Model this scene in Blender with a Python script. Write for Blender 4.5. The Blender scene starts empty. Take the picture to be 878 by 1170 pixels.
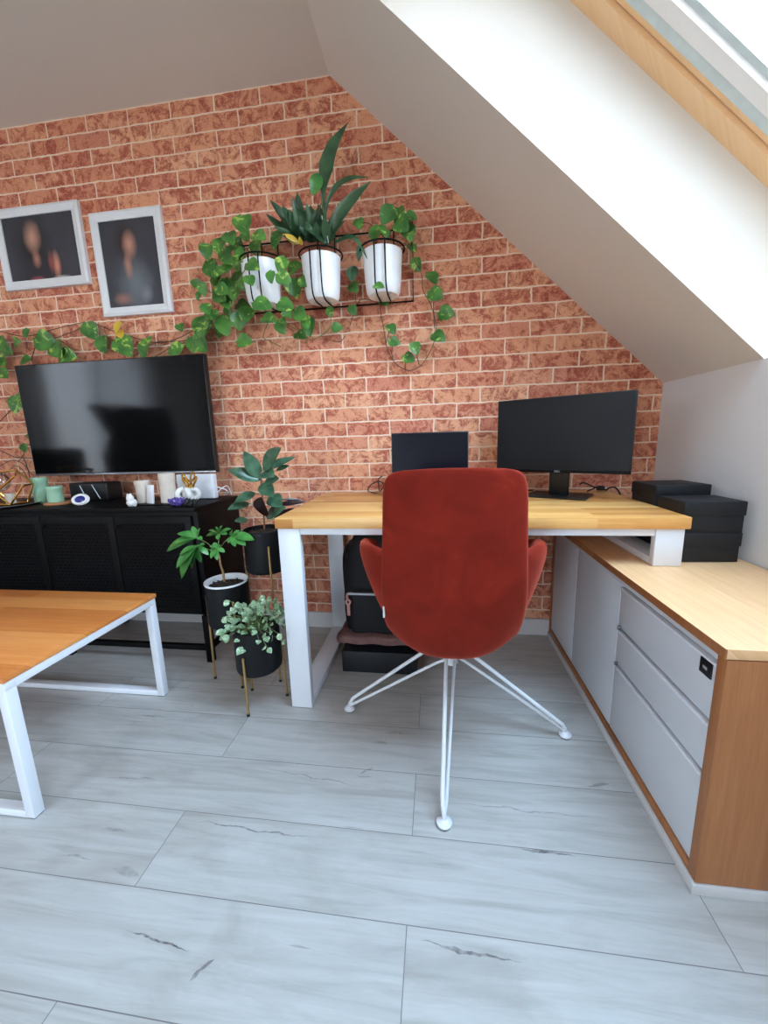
import bpy, bmesh, math, random
from mathutils import Vector, Matrix, Euler
import mathutils.noise as mn
S = bpy.context.scene
COL = S.collection
R = random.Random(7)

# ------------------------------------------------------------------ camera
F_PX = 440.87
YAW, PITCH, ROLL, CAMH = -0.1389, -0.1859, -0.0307, 1.0103
FW = Vector((math.sin(YAW)*math.cos(PITCH), math.cos(YAW)*math.cos(PITCH), math.sin(PITCH)))
R0 = Vector((math.cos(YAW), -math.sin(YAW), 0)); U0 = R0.cross(FW)
RT = math.cos(ROLL)*R0 + math.sin(ROLL)*U0
UP = -math.sin(ROLL)*R0 + math.cos(ROLL)*U0
cd = bpy.data.cameras.new('camera'); cam = bpy.data.objects.new('camera', cd); COL.objects.link(cam)
cd.sensor_fit = 'HORIZONTAL'; cd.sensor_width = 36; cd.lens = 36*F_PX/878
cd.clip_start = 0.02
M = Matrix((RT, UP, -FW)).transposed().to_4x4(); M.translation = Vector((0, 0, CAMH))
cam.matrix_world = M
S.camera = cam

def at(u, v, Y):
    """photo pixel -> point standing at depth Y in the room"""
    d = (u-439)/F_PX*RT - (v-585)/F_PX*UP + FW
    t = Y/d.y
    return Vector((0, 0, CAMH)) + t*d

# ------------------------------------------------------------------ room numbers
W = 1.9276            # brick wall
XR = 0.992; HK = 1.2176; XS = -0.45; HC = 2.551      # knee wall, slope, flat ceiling
XL = -3.9; YR = -2.6

# ------------------------------------------------------------------ materials
def s2l(c):
    return tuple((x/12.92 if x <= 0.04045 else ((x+0.055)/1.055)**2.4) for x in [k/255 for k in c])
class NT:
    def __init__(s, name):
        s.m = bpy.data.materials.new(name); s.m.use_nodes = True
        s.t = s.m.node_tree; s.b = s.t.nodes['Principled BSDF']; s.out = s.t.nodes['Material Output']
    def n(s, typ, **kw):
        nd = s.t.nodes.new(typ)
        for k, v in kw.items():
            if k.startswith('_'): setattr(nd, k[1:], v)
            else:
                key = k.replace('__', ' ')
                nd.inputs[key].default_value = v
        return nd
    def l(s, a, b): s.t.links.new(a, b)
    def coord(s): 
        return s.n('ShaderNodeNewGeometry').outputs['Position']
    def local(s):
        return s.n('ShaderNodeTexCoord').outputs['Object']
    def math(s, op, a, b=None, c=None, clamp=False):
        nd = s.t.nodes.new('ShaderNodeMath'); nd.operation = op; nd.use_clamp = clamp
        for i, x in enumerate((a, b, c)):
            if x is None: continue
            if isinstance(x, (int, float)): nd.inputs[i].default_value = x
            else: s.l(x, nd.inputs[i])
        return nd.outputs[0]
    def ramp(s, fac, stops):
        r = s.t.nodes.new('ShaderNodeValToRGB')
        e = r.color_ramp.elements
        while len(e) < len(stops): e.new(0.5)
        for el, (p, c) in zip(e, stops):
            el.position = p; el.color = (*c, 1) if len(c) == 3 else c
        s.l(fac, r.inputs[0]); return r.outputs[0]
    def mix(s, f, a, b, mode='MIX'):
        nd = s.t.nodes.new('ShaderNodeMix'); nd.data_type = 'RGBA'; nd.blend_type = mode
        if isinstance(f, (int, float)): nd.inputs[0].default_value = f
        else: s.l(f, nd.inputs[0])
        for i, x in ((6, a), (7, b)):
            if isinstance(x, tuple): nd.inputs[i].default_value = (*x[:3], 1)
            else: s.l(x, nd.inputs[i])
        return nd.outputs[2]
    def noise(s, vec, scale, detail=4, rough=.5, dist=0):
        nd = s.n('ShaderNodeTexNoise', Scale=scale, Detail=detail, Roughness=rough, Distortion=dist)
        s.l(vec, nd.inputs['Vector']); return nd.outputs['Fac']
    def map(s, vec, scale=(1, 1, 1), loc=(0, 0, 0), rot=(0, 0, 0)):
        nd = s.n('ShaderNodeMapping'); nd.inputs['Scale'].default_value = scale
        nd.inputs['Location'].default_value = loc; nd.inputs['Rotation'].default_value = rot
        s.l(vec, nd.inputs['Vector']); return nd.outputs[0]
    def bump(s, h, strength=.3, dist=.01):
        nd = s.n('ShaderNodeBump', Strength=strength, Distance=dist)
        s.l(h, nd.inputs['Height']); s.l(nd.outputs[0], s.b.inputs['Normal'])

def simple(name, col, rough=.5, metal=0, var=.06, scale=30, sheen=0, spec=.5, bump=0, coat=0, trans=0, emit=0):
    t = NT(name); c = s2l(col); b = t.b
    f = t.noise(t.local(), scale, 3)
    cc = t.ramp(f, [(0.3, tuple(x*(1-var) for x in c)), (0.7, tuple(min(1, x*(1+var)) for x in c))])
    t.l(cc, b.inputs['Base Color'])
    b.inputs['Roughness'].default_value = rough; b.inputs['Metallic'].default_value = metal
    b.inputs['Sheen Weight'].default_value = sheen; b.inputs['Specular IOR Level'].default_value = spec
    b.inputs['Coat Weight'].default_value = coat; b.inputs['Transmission Weight'].default_value = trans
    if bump: t.bump(f, bump, .002)
    return t.m

def m_brick():
    t = NT('brick_wallpaper'); P = t.coord()
    # wobble the coordinates so that edges are irregular
    nz = t.n('ShaderNodeTexNoise', Scale=22, Detail=3); t.l(P, nz.inputs['Vector'])
    vm = t.n('ShaderNodeVectorMath', _operation='SUBTRACT'); t.l(nz.outputs['Color'], vm.inputs[0]); vm.inputs[1].default_value = (.5, .5, .5)
    vs = t.n('ShaderNodeVectorMath', _operation='SCALE'); t.l(vm.outputs[0], vs.inputs[0]); vs.inputs['Scale'].default_value = .011
    va = t.n('ShaderNodeVectorMath', _operation='ADD'); t.l(P, va.inputs[0]); t.l(vs.outputs[0], va.inputs[1])
    sx = t.n('ShaderNodeSeparateXYZ'); t.l(va.outputs[0], sx.inputs[0])
    cx = t.n('ShaderNodeCombineXYZ')
    t.l(t.math('ADD', sx.outputs[0], .0128+.2157*40), cx.inputs[0])
    t.l(t.math('ADD', sx.outputs[2], -2.48+.069*40), cx.inputs[1])
    def br(c1, c2, cm, ms, sm=.1):
        b = t.n('ShaderNodeTexBrick', Scale=1, _offset=.5, _offset_frequency=2, _squash=1)
        b.inputs['Color1'].default_value = (*c1, 1); b.inputs['Color2'].default_value = (*c2, 1); b.inputs['Mortar'].default_value = (*cm, 1)
        b.inputs['Mortar Size'].default_value = ms; b.inputs['Mortar Smooth'].default_value = sm
        b.inputs['Brick Width'].default_value = .2157; b.inputs['Row Height'].default_value = .069
        t.l(cx.outputs[0], b.inputs['Vector']); return b
    A = br((0, 0, 0), (1, 1, 1), (0, 0, 0), .0040, .3)
    rnd = A.outputs['Color']; mort = A.outputs['Fac']
    base = t.ramp(rnd, [(0, s2l((206, 130, 104))), (.25, s2l((226, 160, 122))), (.5, s2l((214, 140, 108))), (.75, s2l((232, 172, 134))), (1, s2l((212, 136, 110)))])
    big = t.noise(P, 5, 5, .6)
    blot = t.noise(P, 17, 9, .78, 1.0)
    ridge = t.noise(t.map(P, (1, 1, 1.5)), 62, 6, .75, 1.8)
    thr = t.math('ADD', blot, t.math('MULTIPLY', t.math('SUBTRACT', rnd, .5), .05))
    dark = t.ramp(thr, [(.47, (0, 0, 0)), (.57, (1, 1, 1))])
    dcol = t.ramp(ridge, [(.40, s2l((128, 38, 26))), (.60, s2l((190, 90, 66)))])
    c = t.mix(t.math('MULTIPLY', dark, .85), base, dcol)
    lt = t.ramp(ridge, [(.54, (0, 0, 0)), (.66, (1, 1, 1))])
    c = t.mix(t.math('MULTIPLY', lt, .4), c, s2l((244, 196, 154)))
    sp = t.ramp(t.noise(P, 75, 5, .8, 1.), [(.56, (0, 0, 0)), (.64, (1, 1, 1))])
    c = t.mix(t.math('MULTIPLY', sp, .6), c, s2l((150, 56, 34)))
    mc = t.ramp(big, [(.3, s2l((226, 192, 164))), (.7, s2l((244, 220, 196)))])
    c = t.mix(mort, c, mc)
    t.l(c, t.b.inputs['Base Color']); t.b.inputs['Roughness'].default_value = .75
    h = t.math('SUBTRACT', t.math('MULTIPLY', ridge, .35), t.math('MULTIPLY', mort, .6))
    t.bump(h, .25, .004)
    return t.m

def m_floor():
    t = NT('laminate_planks'); P = t.coord()
    sx = t.n('ShaderNodeSeparateXYZ'); t.l(P, sx.inputs[0])
    cx = t.n('ShaderNodeCombineXYZ')
    t.l(t.math('ADD', sx.outputs[0], .0675+1.277*6), cx.inputs[0]); t.l(t.math('ADD', sx.outputs[1], -.637+.1885*20), cx.inputs[1])
    b = t.n('ShaderNodeTexBrick', Scale=1, _offset=.5, _offset_frequency=2)
    b.inputs['Color1'].default_value = (0, 0, 0, 1); b.inputs['Color2'].default_value = (1, 1, 1, 1); b.inputs['Mortar'].default_value = (.5, .5, .5, 1)
    b.inputs['Mortar Size'].default_value = .0011; b.inputs['Mortar Smooth'].default_value = .3
    b.inputs['Brick Width'].default_value = 1.277; b.inputs['Row Height'].default_value = .1885
    t.l(cx.outputs[0], b.inputs['Vector'])
    rnd, seam = b.outputs['Color'], b.outputs['Fac']
    # grain offset per plank
    off = t.n('ShaderNodeVectorMath', _operation='MULTIPLY_ADD')
    cmb = t.n('ShaderNodeCombineXYZ'); t.l(rnd, cmb.inputs[0]); t.l(rnd, cmb.inputs[1]); t.l(rnd, cmb.inputs[2])
    t.l(cmb.outputs[0], off.inputs[0]); off.inputs[1].default_value = (7, 3, 5); t.l(P, off.inputs[2])
    G = off.outputs[0]
    g1 = t.noise(t.map(G, (1.2, 14, 1)), 2.2, 6, .6, .8)
    g2 = t.noise(t.map(G, (3, 60, 1)), 3, 4, .6)
    g3 = t.noise(t.map(G, (1, 2.2, 1)), 3.5, 5, .6, .5)
    c = t.ramp(g1, [(.3, s2l((164, 161, 156))), (.5, s2l((181, 179, 175))), (.7, s2l((191, 189, 186)))])
    c = t.mix(t.math('MULTIPLY', t.ramp(g2, [(.5, (0, 0, 0)), (.8, (1, 1, 1))]), .3), c, s2l((160, 155, 150)))
    c = t.mix(t.math('MULTIPLY', t.ramp(g3, [(.52, (0, 0, 0)), (.72, (1, 1, 1))]), .5), c, s2l((152, 145, 137)))
    # sparse dark streaks and cracks
    st = t.noise(t.map(G, (1.6, 26, 1)), 2.0, 3, .5, .4)
    gate = t.noise(t.map(G, (1, 1.5, 1)), 2.3, 2)
    stm = t.math('MULTIPLY', t.ramp(st, [(.69, (0, 0, 0)), (.72, (1, 1, 1))]), t.ramp(gate, [(.5, (0, 0, 0)), (.6, (1, 1, 1))]))
    c = t.mix(t.math('MULTIPLY', stm, .45), c, s2l((105, 98, 93)))
    # cracks and knots that the boards show
    wob = t.math('MULTIPLY', t.math('SUBTRACT', t.noise(P, 14, 3), .5), .03)
    wy = t.math('ADD', sx.outputs[1], wob)
    tot = None
    for (x0, y0, x1, y1, w, k) in [(-.66, .562, -.50, .545, .0022, .85), (-.470, .520, -.445, .542, .0035, .8), (-.475, .505, -.462, .530, .004, .6),
                               (-.66, .800, -.33, .792, .0022, .7), (.20, .822, .33, .815, .003, .8), (-.04, .610, .16, .606, .0028, .7),
                               (-.24, .997, -.20, 1.02, .003, .5), (-.56, .985, -.2, .955, .0018, .45), (.05, .93, .42, .925, .002, .4),
                               (-1.15, 1.17, -1.0, 1.165, .003, .5), (-.19, 1.17, -.1, 1.175, .004, .35), (-1.03, .90, -.86, .91, .003, .35),
                               (-.79, .665, -.71, .66, .01, .25), (.43, 1.02, .50, 1.04, .005, .5), (-.95, .68, -.86, .675, .003, .35), (-.9,.75,-.83,.755,.004,.3)]:
        L = math.hypot(x1-x0, y1-y0); ux, uy = (x1-x0)/L, (y1-y0)/L
        dx = t.math('SUBTRACT', sx.outputs[0], x0); dy = t.math('SUBTRACT', wy, y0)
        a = t.math('ADD', t.math('MULTIPLY', dx, ux), t.math('MULTIPLY', dy, uy))
        q = t.math('ABSOLUTE', t.math('SUBTRACT', t.math('MULTIPLY', dx, uy), t.math('MULTIPLY', dy, ux)))
        ends = t.math('MINIMUM', a, t.math('SUBTRACT', L, a))
        wl = t.math('MULTIPLY', t.math('MULTIPLY', ends, 3/L, clamp=True), w)
        m = t.math('MULTIPLY', t.math('GREATER_THAN', wl, q), k)
        tot = m if tot is None else t.math('MAXIMUM', tot, m)
    tone = t.ramp(t.noise(P, 60, 2), [(.35, (.35, .35, .35)), (.6, (1, 1, 1))])
    c = t.mix(t.math('MULTIPLY', tot, tone), c, s2l((66, 62, 62)))
    c = t.mix(t.math('MULTIPLY', seam, .75), c, s2l((82, 78, 76)))
    t.l(c, t.b.inputs['Base Color']); t.b.inputs['Roughness'].default_value = .38
    t.bump(t.math('SUBTRACT', t.math('MULTIPLY', g2, .2), seam), .12, .002)
    return t.m

def m_wood(name, cols, strip=(.045, .45), axis='X', rough=.4, contrast=.5, vert=False):
    """butcher block: staves along one axis"""
    t = NT(name); P = t.coord(); sx = t.n('ShaderNodeSeparateXYZ'); t.l(P, sx.inputs[0])
    ox, oy, oz = sx.outputs
    cx = t.n('ShaderNodeCombineXYZ')
    if axis == 'X': along, across = ox, t.math('ADD', oy, t.math('MULTIPLY', oz, 1.0))
    elif axis == 'Y': along, across = oy, t.math('ADD', ox, oz)
    else: along, across = oz, t.math('ADD', ox, oy)
    t.l(t.math('ADD', along, 20), cx.inputs[0]); t.l(t.math('ADD', across, 20), cx.inputs[1])
    b = t.n('ShaderNodeTexBrick', Scale=1, _offset=.37, _offset_frequency=2)
    b.inputs['Color1'].default_value = (0, 0, 0, 1); b.inputs['Color2'].default_value = (1, 1, 1, 1)
    b.inputs['Mortar'].default_value = (.5, .5, .5, 1); b.inputs['Mortar Size'].default_value = .0005
    b.inputs['Brick Width'].default_value = strip[1]; b.inputs['Row Height'].default_value = strip[0]
    t.l(cx.outputs[0], b.inputs['Vector'])
    ad = t.n('ShaderNodeVectorMath', _operation='MULTIPLY_ADD')
    cmb = t.n('ShaderNodeCombineXYZ')
    for i in range(3): t.l(b.outputs['Color'], cmb.inputs[i])
    t.l(cmb.outputs[0], ad.inputs[0]); ad.inputs[1].default_value = (3, 9, 5); t.l(cx.outputs[0], ad.inputs[2])
    g = t.noise(t.map(ad.outputs[0], (1.5, 28, 1)), 3, 5, .6, .6)
    g2 = t.noise(t.map(ad.outputs[0], (4, 120, 1)), 3, 3, .6)
    f = t.math('ADD', t.math('MULTIPLY', b.outputs['Color'], contrast), t.math('MULTIPLY', g, 1-contrast))
    c = t.ramp(f, [(.15, s2l(cols[0])), (.5, s2l(cols[1])), (.85, s2l(cols[2]))])
    c = t.mix(t.math('MULTIPLY', t.ramp(g2, [(.5, (0, 0, 0)), (.75, (1, 1, 1))]), .25), c, s2l(cols[0]))
    t.l(c, t.b.inputs['Base Color']); t.b.inputs['Roughness'].default_value = rough
    return t.m

def m_plaster(name, col):
    t = NT(name); f = t.noise(t.coord(), 300, 3); c = s2l(col)
    t.l(t.ramp(f, [(.3, tuple(x*.97 for x in c)), (.7, c)]), t.b.inputs['Base Color'])
    t.b.inputs['Roughness'].default_value = .85; t.b.inputs['Specular IOR Level'].default_value = .2
    t.bump(f, .08, .001); return t.m

def m_velvet():
    t = NT('rust_velvet'); P = t.local()
    f = t.noise(P, 7, 4, .6, .8); g = t.noise(P, 260, 2)
    c = t.ramp(f, [(.3, s2l((112, 26, 14))), (.6, s2l((132, 34, 20))), (.8, s2l((152, 52, 34)))])
    t.l(c, t.b.inputs['Base Color']); t.b.inputs['Roughness'].default_value = .8
    t.b.inputs['Sheen Weight'].default_value = .7; t.b.inputs['Sheen Roughness'].default_value = .4
    t.b.inputs['Sheen Tint'].default_value = (*s2l((235, 120, 95)), 1)
    t.b.inputs['Specular IOR Level'].default_value = .15
    t.bump(g, .15, .001); return t.m

def m_glass(name, tint=(1, 1, 1), refl=.08):
    t = NT(name); t.t.nodes.remove(t.b)
    tr = t.n('ShaderNodeBsdfTransparent'); tr.inputs[0].default_value = (*tint, 1)
    gl = t.n('ShaderNodeBsdfGlossy', Roughness=.02)
    fr = t.n('ShaderNodeLayerWeight', Blend=.25)
    mx = t.n('ShaderNodeMixShader')
    t.l(t.math('ADD', t.math('MULTIPLY', fr.outputs['Fresnel'], .6), refl*.3, clamp=True), mx.inputs[0])
    t.l(tr.outputs[0], mx.inputs[1]); t.l(gl.outputs[0], mx.inputs[2]); t.l(mx.outputs[0], t.out.inputs[0])
    return t.m

def m_sheer():
    t = NT('sheer_curtain'); t.t.nodes.remove(t.b)
    tr = t.n('ShaderNodeBsdfTransparent'); tl = t.n('ShaderNodeBsdfTranslucent'); df = t.n('ShaderNodeBsdfDiffuse')
    tl.inputs[0].default_value = (.9, .92, .95, 1); df.inputs[0].default_value = (.85, .87, .9, 1)
    a = t.n('ShaderNodeMixShader', Fac=.45); b = t.n('ShaderNodeMixShader', Fac=.3)
    w = t.noise(t.map(t.coord(), (1, 1, .02)), 60, 2)
    t.l(t.ramp(w, [(.3, (.2, .2, .2)), (.7, (.6, .6, .6))]), a.inputs[0])
    t.l(tl.outputs[0], a.inputs[1]); t.l(df.outputs[0], a.inputs[2])
    t.l(a.outputs[0], b.inputs[1]); t.l(tr.outputs[0], b.inputs[2]); t.l(b.outputs[0], t.out.inputs[0])
    return t.m

def m_leaf(name, c0, c1, c2=None, vein=None, rough=.35, vscale=30, thr=.62):
    t = NT(name); P = t.coord()
    f = t.noise(P, 18, 3); c = t.ramp(f, [(.3, s2l(c0)), (.7, s2l(c1))])
    if c2:
        v = t.noise(P, vscale, 4, .6, 1.0)
        c = t.mix(t.ramp(v, [(thr, (0, 0, 0)), (thr+.06, (1, 1, 1))]), c, s2l(c2))
    t.l(c, t.b.inputs['Base Color']); t.b.inputs['Roughness'].default_value = rough
    t.b.inputs['Subsurface Weight'].default_value = .0
    return t.m

def m_perf():
    t = NT('perforated_black_metal'); P = t.coord()
    sx = t.n('ShaderNodeSeparateXYZ'); t.l(P, sx.inputs[0])
    cx = t.n('ShaderNodeCombineXYZ'); t.l(t.math('ADD', sx.outputs[0], 10), cx.inputs[0]); t.l(sx.outputs[2], cx.inputs[1])
    b = t.n('ShaderNodeTexBrick', Scale=1, _offset=.5, _offset_frequency=2)
    b.inputs['Mortar Size'].default_value = .0032; b.inputs['Mortar Smooth'].default_value = .5
    b.inputs['Brick Width'].default_value = .022; b.inputs['Row Height'].default_value = .016
    t.l(cx.outputs[0], b.inputs['Vector'])
    c = t.mix(b.outputs['Fac'], s2l((1, 1, 2)), s2l((12, 12, 14)))
    t.l(c, t.b.inputs['Base Color']); t.b.inputs['Roughness'].default_value = .5; t.b.inputs['Specular IOR Level'].default_value = .12
    t.bump(b.outputs['Fac'], .6, .004); return t.m

def m_portrait(name, blobs, bg=(52, 52, 60)):
    """soft out-of-focus portrait print: ellipses in the sheet's own coordinates"""
    t = NT(name); P = t.local(); nz = t.n('ShaderNodeTexNoise', Scale=14, Detail=3); t.l(P, nz.inputs['Vector'])
    sx = t.n('ShaderNodeSeparateXYZ'); t.l(P, sx.inputs[0])
    x, z = sx.outputs[0], sx.outputs[2]
    wob = t.math('MULTIPLY', t.math('SUBTRACT', nz.outputs['Fac'], .5), .35)
    c = t.ramp(t.noise(P, 5, 2), [(.3, s2l(bg)), (.7, s2l(tuple(k+10 for k in bg)))])
    for (cx, cz, rx, rz, col, soft) in blobs:
        dx = t.math('DIVIDE', t.math('SUBTRACT', x, cx), rx); dz = t.math('DIVIDE', t.math('SUBTRACT', z, cz), rz)
        d = t.math('SQRT', t.math('ADD', t.math('MULTIPLY', dx, dx), t.math('MULTIPLY', dz, dz)))
        d = t.math('ADD', d, wob)
        f = t.ramp(d, [(max(0, .9-soft), (1, 1, 1)), (min(1, .9+soft*.3), (0, 0, 0))])
        c = t.mix(f, c, s2l(col))
    t.l(c, t.b.inputs['Base Color']); t.b.inputs['Roughness'].default_value = .6; return t.m

MT = dict(
 brick=m_brick(), floor=m_floor(), plaster=m_plaster('white_plaster', (222, 215, 205)), wallw=m_plaster('white_wall_paint', (226, 226, 226)),
 white=simple('white_powder_coat', (225, 227, 232), .4, var=.01), skirt=simple('white_skirting', (205, 203, 202), .4, var=.01),
 front=simple('white_matt_fronts', (208, 210, 213), .45, var=.015, scale=8), 
 bamboo=m_wood('desk_oak', ((190, 124, 62), (226, 166, 94), (240, 192, 122)), (.042, .5), 'X', .35, .55),
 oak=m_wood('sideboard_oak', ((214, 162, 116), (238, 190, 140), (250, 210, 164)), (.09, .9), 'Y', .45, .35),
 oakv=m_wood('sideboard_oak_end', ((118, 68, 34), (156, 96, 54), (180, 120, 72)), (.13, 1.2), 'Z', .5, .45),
 coffee=m_wood('coffee_table_wood', ((186, 104, 48), (222, 140, 72), (236, 164, 96)), (.085, .8), 'X', .35, .45),
 pine=m_wood('pine_window_wood', ((236, 186, 132), (244, 200, 150), (248, 212, 168)), (.3, 3), 'X', .35, .2),
 black=simple('black_metal', (5, 5, 6), .5, spec=.15), blackm=simple('matt_black_pot', (13, 14, 16), .55, spec=.3), perf=m_perf(),
 plast=simple('black_plastic', (10, 10, 12), .45), box=simple('black_cardboard', (15, 18, 24), .6, var=.1, scale=60),
 velvet=m_velvet(), piping=simple('rust_piping', (205, 96, 78), .7), whitepot=simple('white_ceramic', (236, 238, 240), .3, var=.01),
 soil=simple('dark_soil', (52, 40, 32), .9, var=.8, scale=120, bump=.8), brass=simple('brass_legs', (190, 158, 104), .3, .85),
 gold=simple('polished_gold', (214, 168, 84), .2, 1), glass=m_glass('window_glass', (1, 1, 1)), sheer=m_sheer(),
 bulb=m_glass('clear_glass_globe', (.93, .9, .88), .5),
 gasket=simple('grey_window_seal', (206, 216, 214), .5), alu=simple('white_window_sash', (240, 236, 232), .4, var=.01),
 mint=simple('mint_green_wax', (150, 190, 160), .6), cream=simple('cream_wax', (214, 202, 188), .6), ceramic=simple('white_glazed_ceramic', (232, 230, 226), .25),
 coaster=simple('wooden_coaster', (178, 120, 78), .5), amethyst=simple('purple_amethyst', (92, 74, 150), .2, var=.4, scale=80), 
 stone=simple('dark_green_stone', (38, 44, 42), .25, var=.4), blueglass=simple('cobalt_glass', (30, 40, 120), .1),
 bag=simple('black_canvas', (9, 10, 15), .8, var=.2, scale=90, bump=.3), tag=simple('pink_leather_tag', (196, 138, 128), .6), zipc=simple('grey_zip_tape', (170, 172, 178), .5),
 mauve=simple('mauve_textile', (120, 86, 82), .9, var=.2), frame=simple('white_picture_frame', (226, 228, 230), .4, var=.02),
 mat=simple('frame_inner_lip', (196, 198, 202), .6), pothos=m_leaf('pothos_leaf', (42, 90, 38), (86, 140, 58), (160, 190, 84), vscale=26, thr=.58),
 yell=m_leaf('yellowed_leaf', (196, 160, 50), (216, 180, 70)), rubber=m_leaf('rubber_plant_leaf', (36, 66, 46), (84, 120, 92), rough=.22),
 rubberd=m_leaf('young_dark_leaf', (40, 22, 26), (58, 32, 34), rough=.25), fats=m_leaf('fatsia_leaf', (42, 104, 44), (86, 150, 72), rough=.28),
 fitt=m_leaf('variegated_leaf', (104, 138, 100), (156, 184, 142), (206, 218, 192), vscale=60, thr=.55, rough=.5), strap=m_leaf('strap_leaf', (34, 66, 44), (66, 104, 66), rough=.3),
 rosette=m_leaf('rosette_leaf', (26, 56, 36), (66, 100, 66), rough=.35), stem=simple('brown_stem', (120, 88, 58), .7), gstem=simple('green_stem', (104, 118, 66), .6), vine=simple('brown_vine', (92, 70, 52), .7),
 bark=simple('tan_bark', (166, 130, 92), .8, var=.25, scale=90, bump=.4), label=simple('white_label', (230, 230, 232), .5), logo=simple('silver_logo', (170, 174, 180), .4),
 chairw=simple('white_chair_steel', (222, 224, 228), .3, var=.01), rubbergl=simple('black_rubber', (20, 20, 20), .7), steel=simple('brushed_steel', (150, 152, 156), .35, .9),
)
def m_screen(name, col, rough, spec=.5):
    t = NT(name); t.b.inputs['Base Color'].default_value = (*s2l(col), 1)
    f = t.noise(t.coord(), 3, 3); t.l(t.ramp(f, [(.3, (rough*.8,)*3), (.7, (rough*1.2,)*3)]), t.b.inputs['Roughness'])
    t.b.inputs['Specular IOR Level'].default_value = spec; return t.m
MT['tvscreen'] = m_screen('television_glass', (5, 5, 6), .09, .4)
MT['monscreen'] = m_screen('matt_screen', (15, 16, 20), .42, .25)
MT['lapscreen'] = m_screen('laptop_glass', (8, 10, 22), .2, .4)

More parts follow.
